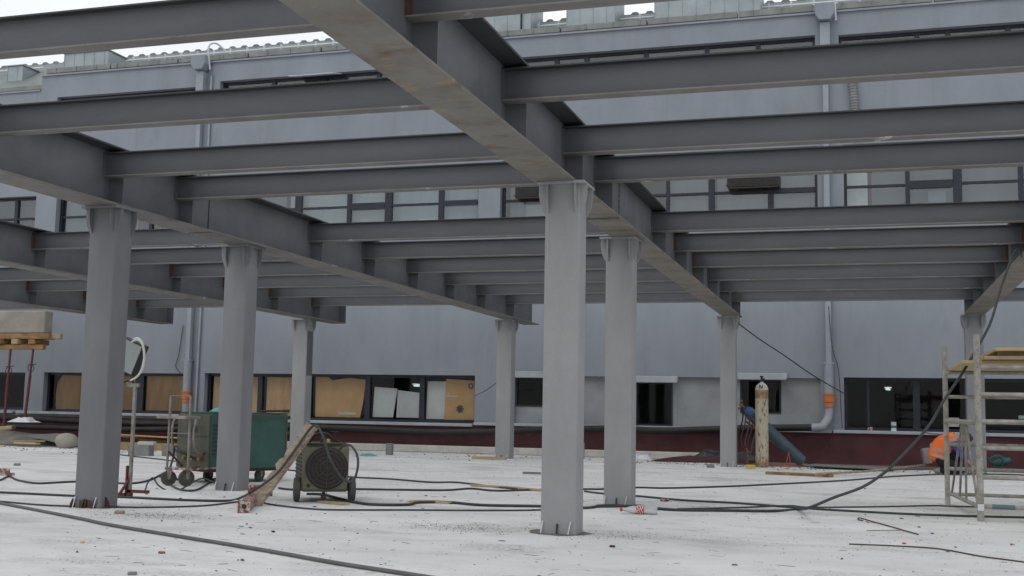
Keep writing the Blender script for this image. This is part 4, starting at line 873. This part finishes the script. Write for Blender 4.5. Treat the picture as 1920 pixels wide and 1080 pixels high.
# blue one leaning on its trolley
A = Vector((-1.284, 24.297, 0)); A = Vector((-1.14, 22.6, .10)); B = Vector((-2.159, 22.35, 1.061))
t = thing('gas_bottle', 'blue gas bottle leaning steeply back on an orange trolley with brass regulator', 'gas bottle', tuple(A))
zx = (B-A).normalized(); sx = zx.cross(Vector((0, 1, 0))).normalized(); T = Matrix((sx, sx.cross(zx)*-1, zx)).transposed().to_4x4(); Ln = (B-A).length
b = MB(); b.lathe([(.07, -.02), (.105, .0), (.112, .03), (.112, Ln-.12)], 20, T); b.build('cylinder_body', M['blue'], t, smooth=True)
b = MB(); b.lathe([(.1125, Ln-.13), (.108, Ln-.06), (.08, Ln), (.035, Ln+.03), (.03, Ln+.05)], 20, T); b.build('shoulder', M['bluebright'], t, smooth=True)
b = MB(); b.tube([(0, 0, Ln+.04), (0, 0, Ln+.16)], .022, 8, T=T); b.lathe([(0, 0), (.04, 0), (.04, .03), (0, .03)], 12, T@Matrix.Translation((.06, 0, Ln+.1)))
b.lathe([(0, 0), (.035, 0), (.035, .03), (0, .03)], 12, T@Matrix.Translation((-.05, 0, Ln+.16))); b.tube([(-.05, 0, Ln+.12), (.09, .02, Ln+.12)], .015, 8, T=T); b.build('regulator', M['brass'], t, smooth=True)
tr = thing('bottle_trolley', 'orange-red two-wheeled trolley carrying the blue gas bottle', 'trolley', (A.x, A.y+.05, 0))
b = MB(); Bl = B-A
for s in (-.1, .1): b.tube([(.02, s+.05, .03), (Bl.x-.02, Bl.y+s+.05, Bl.z-.12)], .014, 6)
b.build('frame', M['brass'], tr)
b = MB(); b.tube([(-.75, 0, .02), (-.02, 0, .02)], .014, 6); b.tube([(-.75, -.25, .02), (-.02, -.25, .02)], .014, 6); b.tube([(-.3, -.25, .02), (-.24, -.2, .28)], .011, 6); b.tube([(-.2, -.25, .02), (-.24, -.2, .26)], .011, 6)
b.build('stand', M['orangered'], tr)
wheel(tr, (-.75, -.1, .1), .1, .04, 0)
for k, (mt, lab, dx, dz) in enumerate([('hoser', 'red welding hose coil hanging from the regulator behind the far column', 0, 0), ('hoseb', 'pale blue hose coil hanging beside the red one', .07, -.06), ('black', 'dark hose loop hanging behind the coils', -.06, .03)]):
    cx, cz = B.x+.02+dx, B.z-.42+dz
    b = MB(); b.tube([(cx+.13*math.cos(a*.5)*(.6+.4*math.sin(a)), B.y-.1+.03*k+.01*math.sin(a*2), cz+.33*math.sin(a*.5)) for a in range(26)], .013, 7, smooth=3)
    b.tube([(cx, B.y-.08, cz+.3), (cx-.02, B.y-.05, B.z+.05)], .013, 7)
    tag(b.build('welding_hose', M[mt], smooth=True), lab, 'hose', 'hoses at the gas bottles')
b = MB(); b.tube([(0, 0, 0), (.03, 0, -.22), (.01, 0, -.28)], .011, 6); tag(b.build('cutting_torch', M['brass'], loc=(B.x+.02, B.y-.12, B.z-.72)), 'brass torch hanging under the hose coils', 'torch')
# dirty bits round here
def boxthing(nm, m, loc, s, rz, lab, cat, bev=.006, rx=0, ry=0):
    b = MB(); b.box(-s[0]/2, s[0]/2, -s[1]/2, s[1]/2, 0, s[2]); o = b.build(nm, M[m], bevel=bev, loc=loc); o.rotation_euler = (rx, ry, rz); return tag(o, lab, cat)
boxthing('foam_block', 'yellowbit', (-1.977, 21.214, 0), (.14, .12, .07), .3, 'small yellow foam block between far column and cream bottle', 'block')
boxthing('rubber_block', 'block', (-2.681, 21.141, 0), (.13, .1, .06), 0, 'small dark block on the floor left of the far pale column', 'block')
boxthing('wood_plank', 'timber', (-1.029, 19.287, 0), (1.1, .14, .045), -.33, 'thick brown plank lying on the floor right of the cream bottle', 'plank')
b = MB(); b.tube([(-0.741, 18.745, 0.06), (-0.027, 20.201, 0.06), (1.103, 23.802, 0.06)], .02, 8); tag(b.build('wood_pole', M['rustboard']), 'long thin brown pole on the floor right of the plank', 'pole')
boxthing('felt_sheet', 'bitumen', (-0.262, 22.243, 0.04), (1.5, .7, .015), -.25, 'flat grey sheet on the dirt behind the plank', 'sheet', ry=.015)
boxthing('paper_scrap', 'cardw', (-0.451, 20.061, 0), (.3, .08, .006), -.1, 'white paper strip right of the brown plank', 'paper', bev=0)
boxthing('slab_piece', 'block', (1.133, 23.4, 0.097), (.14, .12, .3), .3, 'tilted grey slab piece standing behind the worker', 'block', rx=-.15, ry=-.15)
boxthing('bucket_block', 'paleblock', (1.933, 23.3, 0.026), (.18, .18, .32), .3, 'pale block standing on the floor in front of the worker', 'block')
t = thing('angle_grinder', 'teal power tool and its coiled lead on the floor behind the scaffold', 'tool', (2.368, 23.4, 0.036))
b = MB(); b.lathe([(0, 0), (.06, .01), (.08, .1), (.075, .25), (.05, .33), (0, .34)], 14, Matrix.Translation((-.1, 0, .09))@Matrix.Rotation(R(75), 4, 'Y')); b.build('motor_housing', M['teal'], t, smooth=True)
b = MB(); b.tube([(-.08, 0, .06), (-.14, 0, .17), (-.02, 0, .25), (.1, 0, .2), (.16, 0, .1)], .022, 8, smooth=5); b.build('handle', M['teal'], t, smooth=True)
b = MB(); b.torus((-.02, -.1, .13), (0, 1, .3), .1, .012, 20, 6); b.build('disc_guard', M['rubber'], t, smooth=True)
crumple('green_cloth', 'teal', (2.676, 24.716, 0), (.5, .3, .12), 'dark green cloth heap right of the power tool', 'cloth', 7, .4, 12)
crumple('maroon_sheet', 'maroon', (-3.1, 23.6, 0), (2.0, .9, .13), 'crumpled maroon sheeting on the floor left of the far column', 'sheeting', 10, .35, 21, .05)
crumple('dark_membrane', 'black', (-2.75, 24.05, .05), (1.5, .4, .2), 'black membrane heaped against the plinth behind the maroon sheeting', 'membrane', 9, .35, 23, .05)
crumple('white_sack', 'whitebag', (-4.5, 23.9, 0), (.52, .3, .15), 'small white sack on the floor right of the second column', 'sack', 7, .25, 9)
boxthing('grey_tube_piece', 'pipegrey', (-5.6, 23.3, 0), (.12, .12, .33), 0, 'upright grey duct piece just left of the second column', 'duct')
boxthing('grey_upright_block', 'block', (-9.48, 22.395, 0), (.14, .1, .24), 0, 'small grey block standing by the pale wall base', 'block')
crumple('turquoise_rag', 'cyan', (-9.593, 21.593, 0), (.36, .2, .06), 'flattened turquoise rag on the floor near the wall, right of the olive welder', 'rag', 6, .4, 31)
b = MB(); b.box(-.14, .14, -.02, .02, 0, .03); b.box(-.14, .14, -.02, .02, .03, .034); o = b.build('steel_offcut', M['block'], loc=(-4.881, 17.103, -0)); tag(o, 'short dark steel bar left of the tallest column', 'offcut')
b = MB(); b.tube([(-4.722, 13.785, 0.02), (-4.241, 13.742, 0.02), (-3.723, 13.405, 0.02), (-3.569, 13.395, 0.02)], .016, 6); tag(b.build('wood_pole', M['paletimber']), 'thin brown lath lying across the cables left of the tallest column', 'pole')
# bottle
P0 = Vector((-2.24, 10.938, 0.04)); P1 = P0+Vector((1, .12, 0)); d = P1-P0
t = thing('plastic_bottle', 'empty clear drink bottle with red label and red cap lying at the column foot', 'bottle', (P0.x, P0.y, 0))
zx = d.normalized(); sx = zx.cross(Vector((0, 0, 1))).normalized(); T = Matrix.Translation((0, 0, .04))@Matrix((sx, zx.cross(sx), zx)).transposed().to_4x4()
b = MB(); b.lathe([(.012, .02), (.014, .04), (.026, .075), (.036, .11), (.038, .14), (.036, .16)], 18, T); b.lathe([(.036, .16), (.0365, .23), (.038, .25), (.038, .33), (.033, .35), (.017, .345)], 18, T); bo = b.build('bottle_body', M['pet'], t, smooth=True)
b = MB(); b.lathe([(0, -.004), (.017, 0), (.017, .022), (0, .024)], 12, T); b.build('cap', M['redcap'], t, smooth=True)
b = MB(); b.lathe([(.0388, .155), (.0388, .225)], 18, T); lb = b.build('label', M['redcap'], t, smooth=True)
b = MB()
for k in range(3):   # white wavy lettering stroke on the label
    pts = []
    for i in range(14):
        a = R(-120+i*14); q = .167+k*.021+.008*math.sin(i*1.1+k); pts.append(T@Vector((.0402*math.cos(a), .0402*math.sin(a), q)))
    b.tube(pts, .004, 5)
b.build('label_script', M['white'], lb)
# rods and small coloured bits
def rod(label, pts, r=.005, m='rebar'):
    b = MB(); b.tube(pts, r, 6, smooth=4); tag(b.build('steel_rod', M[m]), label, 'rod')
rod('hooked rusty rebar rod on the floor in the right foreground', [(-0.03, 11.234, 0.008), (-0.073, 11.328, 0.008), (-0.06, 11.514, 0.008), (0.026, 11.264, 0.008), (0.243, 10.621, 0.008), (0.405, 10.13, 0.008)], .0055)
rod('long bent wire in the bottom right corner', [(-0.127, 9.139, 0.006), (0.17, 9.169, 0.006), (0.431, 9.147, 0.006), (0.571, 9.035, 0.006), (0.761, 8.754, 0.006), (0.948, 8.59, 0.006), (1.18, 8.374, 0.006)], .0055)
rod('straight thin rod behind the hooked one', [(0.001, 10.273, 0.006), (0.282, 10.465, 0.006)], .003)
for px, py, s, mt, lab in [(155, 1018, .035, 'yellowbit', 'small yellow bit on the left foreground floor'), (1748, 1001, .028, 'bluebit', 'small blue cap on the right foreground floor'), (1695, 1020, .03, 'redcap', 'small red bit above the bent wire'), (512, 998, .035, 'black', 'small black stub on the floor below the red tube'), (1148, 1026, .04, 'rustdark', 'dark brown chip right below the tallest column'),
        (303, 1038, .04, 'redtube', 'pink shard on the left foreground floor'), (224, 963, .08, 'rustboard', 'flat brown shard right below the dark column'), (1898, 1022, .03, 'redtube', 'reddish pebble near the right edge'), (590, 951, .03, 'bluebit', 'small blue bit below the olive welder'), (1622, 917, .03, 'bluebit', 'small blue bit beside the rising cable'), (1246, 940, .09, 'redtube', 'red brick chip right of the plastic bottle'),
        (248, 1078, .05, 'block', 'grey pebble at the bottom left edge'), (32, 873, .1, 'block', 'grey stone on the floor at far left')]:
    o_ = MB(); o_.box(-s*.5, s*.5, -s*.3, s*.35, 0, s*.35); q = o_.build('litter_piece', M[mt], bevel=s*.08)
    X, Y = {0: 0}, 0
    q['px'] = (px, py); tag(q, lab, 'litter')
LIT = {(155, 1018): (-5.14, 6.824, 0), (1748, 1001): (0.522, 10.319, 0), (1695, 1020): (0.271, 9.391, 0), (512, 998): (-4.328, 8.006, 0), (1148, 1026): (-1.734, 8.195, 0), (303, 1038): (-4.336, 6.555, 0), (224, 963): (-6.237, 8.761, 0), (1898, 1022): (1.066, 9.7, 0),
       (590, 951): (-5.065, 10.174, 0), (1622, 917): (-0.011, 16.287, 0), (1246, 940): (-2.109, 12.701, 0), (248, 1078): (-3.939, 5.679, 0), (32, 873): (-12.257, 14.623, 0)}
for o in list(scene.objects):
    if 'px' in o.keys():
        o.location = LIT[tuple(o['px'])]; o.rotation_euler = (0, 0, random.uniform(-1, 1)); del o['px']
# grit and slivers too many to count
b = MB(); rnd = random.Random(77)
def chip(x, y, s, el=1, a=None):
    a = rnd.uniform(0, 3.14) if a is None else a; ca, sa = math.cos(a), math.sin(a); h = s*rnd.uniform(.25, .6)
    pts = [(s*el*rnd.uniform(.6, 1), -s*.5), (s*el*.5, s*rnd.uniform(.2, .6)), (-s*el*rnd.uniform(.5, 1), s*.4), (-s*el*.7, -s*.4)]
    vs = [(x+ca*p-sa*q, y+sa*p+ca*q, .001) for p, q in pts]+[(x+.6*(ca*p-sa*q), y+.6*(sa*p+ca*q), .001+h) for p, q in pts]
    b.add(vs, [(4, 5, 6, 7), (0, 1, 5, 4), (1, 2, 6, 5), (2, 3, 7, 6), (3, 0, 4, 7)])
for k in range(2200):
    y = 3.5+19*rnd.random()**1.3; x = rnd.uniform(-.62*y-1.2, .15*y+.6); chip(x, y, rnd.uniform(.002, .0065)*(1+y*.03), rnd.choice((1, 1, 1.5)))
for k in range(110):
    y = 3.8+9*rnd.random(); x = rnd.uniform(-.62*y-1.2, .15*y+.6); chip(x, y, rnd.uniform(.008, .02), rnd.choice((1, 1.4, 2)))
for cx, cy, r_, n_ in ((-3.2, 9.0, .35, 320), (-1.9, 8.95, .4, 160), (-5.9, 8.8, .4, 300), (-1.5, 12.2, .8, 200), (-2.9, 8.9, .5, 90), (-1.9, 9.0, .5, 60), (-5.9, 8.6, .55, 170), (-6.6, 9.3, .6, 60), (-1.8, 11.2, .9, 90), (-.3, 9.4, .8, 60), (-3.4, 9.2, .5, 90), (.5, 10, .7, 40), (-6.8, 11.3, .5, 60), (-.6, 22.4, 1.8, 260), (-15, 21.5, 3.2, 420), (-8, 23.4, 4, 160), (-3.6, 22.8, 1.3, 120)):
    for k in range(n_): chip(rnd.gauss(cx, r_*.6), rnd.gauss(cy, r_*.4), (rnd.uniform(.002, .007) if cy < 15 else rnd.uniform(.008, .03)), 1)
for k in range(430):
    y = 5.5+15*rnd.random()**1.5; x = rnd.uniform(-.6*y-1, .15*y+.5); chip(x, y, rnd.uniform(.002, .0048), rnd.uniform(7, 22), rnd.gauss(.1, .8))
tag(b.build('floor_grit', M['chip']), 'dark grit and slivers strewn over the pale floor', kind='stuff'); scene.objects['floor_grit']['category'] = 'rubble'

# ------------------------------------------------------------------ scaffold tower
S = thing('scaffold_tower', 'cement-stained mobile scaffold tower at the right edge', 'scaffold', (1.03, 11.8, 0))
dx, dy, H = .9, 2.05, 1.78
def tb(pts, r=.021, m='scaff', nm='rung'):
    b = MB(); b.tube(pts, r, 10); b.build(nm, M[m], S, smooth=True)
for (x, y, h) in ((0, 0, 1.76), (-.16, dy, 1.76), (dx, 0, 1.76), (dx-.16, dy, 1.76)):
    b = MB(); b.tube([(x, y, .0), (x, y, h)], .031 if y == 0 else .028, 12); u = b.build('upright', M['scaff'], S, smooth=True)
    b = MB()
    for k in range(9): b.tube([(x, y-.033, .25+k*.17), (x, y-.029, .25+k*.17)], .005, 6)
    b.build('pin_hole', M['black'], u)
for z in (.14, .41, .685, .935, 1.19): tb([(.0, 0, z), (dx, 0, z)])
for z in (.12, .40, .67, .92, 1.20, 1.47): tb([(-.16, dy, z), (dx-.16, dy, z)])
tb([(-.01, -.0, .92), (-.16, dy, .93)], .027, 'scaff', 'guard_rail'); tb([(.0, 0, .13), (-.16, dy, .14)], .021, 'scaff', 'bottom_rail')
for (yt, yb) in ((.95, 1.75), (.9, 1.2), (.75, .8), (.7, .15)): tb([(-.16*yt/dy, yt, .92), (-.16*yb/dy, yb, .14)], .012, 'steel', 'strut')
tb([(0, 0, 1.45), (dx, 0, 1.45)]); 
b = MB(); b.box(-.028, .028, -.034, .03, .1, .16); b.build('frame_sticker', M['white'], S)
b = MB(); b.tube([(.1, -.0, .14), (.3, 0, .14)], .0225, 10); b.build('tape_wrap', M['hoseb'], S, smooth=True)
tb([(dx-.5, .4, .98), (dx+.3, .4, .98)], .02, 'zinc', 'rung')
for k, (x0, y0, x1, y1, z, lab, mt) in enumerate([(-.12, -.12+.35, 1.5, 2.6, 1.492, 'lowest yellow formwork panel on the scaffold top', 'yellowply'), (.06, -.02, 1.6, 2.2, 1.525, 'middle pale timber panel on the scaffold top', 'paletimber'), (.16, -.08, 1.65, 1.7, 1.60, 'topmost yellow-edged panel of the stack on the scaffold', 'yellowply')]):
    b = MB(); b.box(x0, x1, y0, y1, 0, .03)
    o = b.build('formwork_panel', M[mt], bevel=.004, loc=(1.03, 11.8, z)); tag(o, lab, 'panel', 'panels stacked on the scaffold')
b = MB(); b.box(.2, 1.6, .1, .17, 0, .042); tag(b.build('timber_batten', M['paletimber'], loc=(1.03, 11.8, 1.556)), 'batten between the two upper panels on the scaffold', 'batten')

# ------------------------------------------------------------------ worker
def skin_mesh(name, chains, m, parent, sub=2):
    """chains: list of lists of (co, radius); first vertices that coincide are merged -> one continuous surface"""
    vs = []; rs = []; es = []; key = {}
    for ch in chains:
        prev = None
        for co, r in ch:
            k = tuple(round(c, 4) for c in co)
            if k not in key: key[k] = len(vs); vs.append(co); rs.append(r)
            i = key[k]
            if prev is not None and prev != i: es.append((prev, i))
            prev = i
    me = bpy.data.meshes.new(name); me.from_pydata(vs, es, []); o = bpy.data.objects.new(name, me); COL.objects.link(o)
    sk = o.modifiers.new('s', 'SKIN'); sk.use_smooth_shade = True
    for i, r in enumerate(rs):
        rr = r if isinstance(r, tuple) else (r, r); me.skin_vertices[0].data[i].radius = rr
    me.skin_vertices[0].data[0].use_root = True
    ss = o.modifiers.new('u', 'SUBSURF'); ss.levels = sub; ss.render_levels = sub
    dg = bpy.context.evaluated_depsgraph_get(); new = bpy.data.meshes.new_from_object(o.evaluated_get(dg))
    bpy.data.objects.remove(o); new.name = name
    new.materials.clear(); new.materials.append(m)
    for p in new.polygons: p.use_smooth = True
    o = bpy.data.objects.new(name, new); COL.objects.link(o)
    if parent: o.parent = parent
    return o
Wk = thing('person', 'worker in orange reflective vest kneeling bent forward behind the scaffold', 'person', ((1.365, 21.3, 0.074)[0], 21.3, 0))
Wk.scale = (.95, .95, .95)
pel = (-.13, 0, .25); sp1 = (-.15, 0, .38); sp2 = (-.08, 0, .52); ch = (.03, 0, .62); nk = (.16, 0, .68); hd0 = (.24, 0, .69); hd1 = (.35, 0, .63)
chains = [[(pel, .13), (sp1, .125), (sp2, .13), (ch, .125), (nk, .06), ((.2, 0, .69), .055), (hd0, .085), ((.3, 0, .665), .095), (hd1, .07)]]
for s in (-1, 1):
    sh = (.07, s*.17, .61); elb = (.2, s*.22, .38); wr = (.36, s*.1, .2)
    chains.append([(ch, .125), (sh, .065), (elb, .045), (wr, .028), ((.40, s*.085, .16), .03), ((.43, s*.08, .12), .026)])
    for f_ in range(4):
        y_ = s*(.08-.03+.018*f_); L_ = (.06, .075, .07, .055)[f_]
        chains.append([((.43, s*.08, .12), .026), ((.45, y_, .095), .009), ((.455-.005, y_, .095-L_*.5), .009), ((.435, y_, .095-L_*.8), .008)])
    chains.append([((.40, s*.085, .16), .03), ((.42, s*.05, .14), .01), ((.44, s*.04, .11), .009)])
chains.append([(pel, .13), ((-.08, -.1, .2), .09), ((.3, -.15, .12), .065), ((.1, -.15, .07), .05), ((-.15, -.14, .07), .04), ((-.22, -.14, .05), .04)])
chains.append([(pel, .13), ((-.08, .1, .24), .09), ((.26, .17, .42), .062), ((.16, .17, .2), .05), ((.12, .17, .07), .04), ((.26, .17, .04), .035)])
skin_mesh('body', chains, M['skin'], Wk)
skin_mesh('trousers', [[((-.15, 0, .33), .14), (pel, .15), ((-.08, -.1, .2), .11), ((.3, -.15, .12), .085), ((.1, -.15, .085), .07), ((-.18, -.14, .08), .055)],
                       [(pel, .15), ((-.08, .1, .24), .11), ((.26, .17, .42), .08), ((.17, .17, .2), .068), ((.13, .17, .1), .058)]], M['blackcloth'], Wk)
for s, (a, c) in ((-1, ((-.14, -.14, .08), (-.27, -.14, .06))), (1, ((.12, .17, .05), (.3, .17, .035)))):
    skin_mesh('boot', [[(a, .055), (tuple((p+q)/2 for p, q in zip(a, c)), .052), (c, .045)]], M['sole'], Wk)
v = skin_mesh('vest', [[((-.17, 0, .22), (.15, .17)), ((-.2, 0, .36), (.165, .185)), ((-.12, 0, .53), (.165, .19)), ((.0, 0, .63), (.15, .19)), ((.1, 0, .67), (.1, .14))], [((.0, 0, .63), (.15, .19)), ((.06, -.15, .63), .085)], [((.0, 0, .63), (.15, .19)), ((.06, .15, .63), .085)]], M['vest'], Wk)
for k, (c, ax_, rr) in enumerate([((-.18, 0, .33), (.0, 0, 1), .172), ((-.135, 0, .47), (.35, 0, 1), .178)]):
    b = MB(); axv = Vector(ax_).normalized(); T = Matrix.Translation(c)@axv.to_track_quat('Z', 'Y').to_matrix().to_4x4()@Matrix.Rotation(R(-14), 4, 'Y')
    b.lathe([(rr, -.022), (rr*1.005, .022)], 28, T@Matrix.Diagonal((.93, 1.05, 1, 1))); b.build('reflective_stripe', M['reflect'], v, smooth=True)
for s in (-1, 1):
    skin_mesh('sleeve', [[((.05, s*.14, .61), .088), ((.12, s*.19, .52), .08), ((.2, s*.22, .38), .062), ((.3, s*.15, .27), .048)]], M['bluecloth'], Wk)
c_ = skin_mesh('cap', [[((.21, 0, .735), (.07, .085)), ((.29, 0, .72), (.082, .09)), ((.36, 0, .67), (.06, .075)), ((.40, 0, .61), (.015, .06))]], M['black'], Wk)
b = MB(); b.lathe([(0, 0), (.012, .004), (.008, .02), (0, .026)], 8, Matrix.Translation((.36, 0, .575))@Matrix.Rotation(R(150), 4, 'Y')); b.build('nose', M['skin'], Wk, smooth=True)
b = MB()
for s in (-1, 1): b.lathe([(0, -.006), (.006, 0), (0, .006)], 8, Matrix.Translation((.385, s*.03, .61)))
b.build('eye', M['black'], Wk)
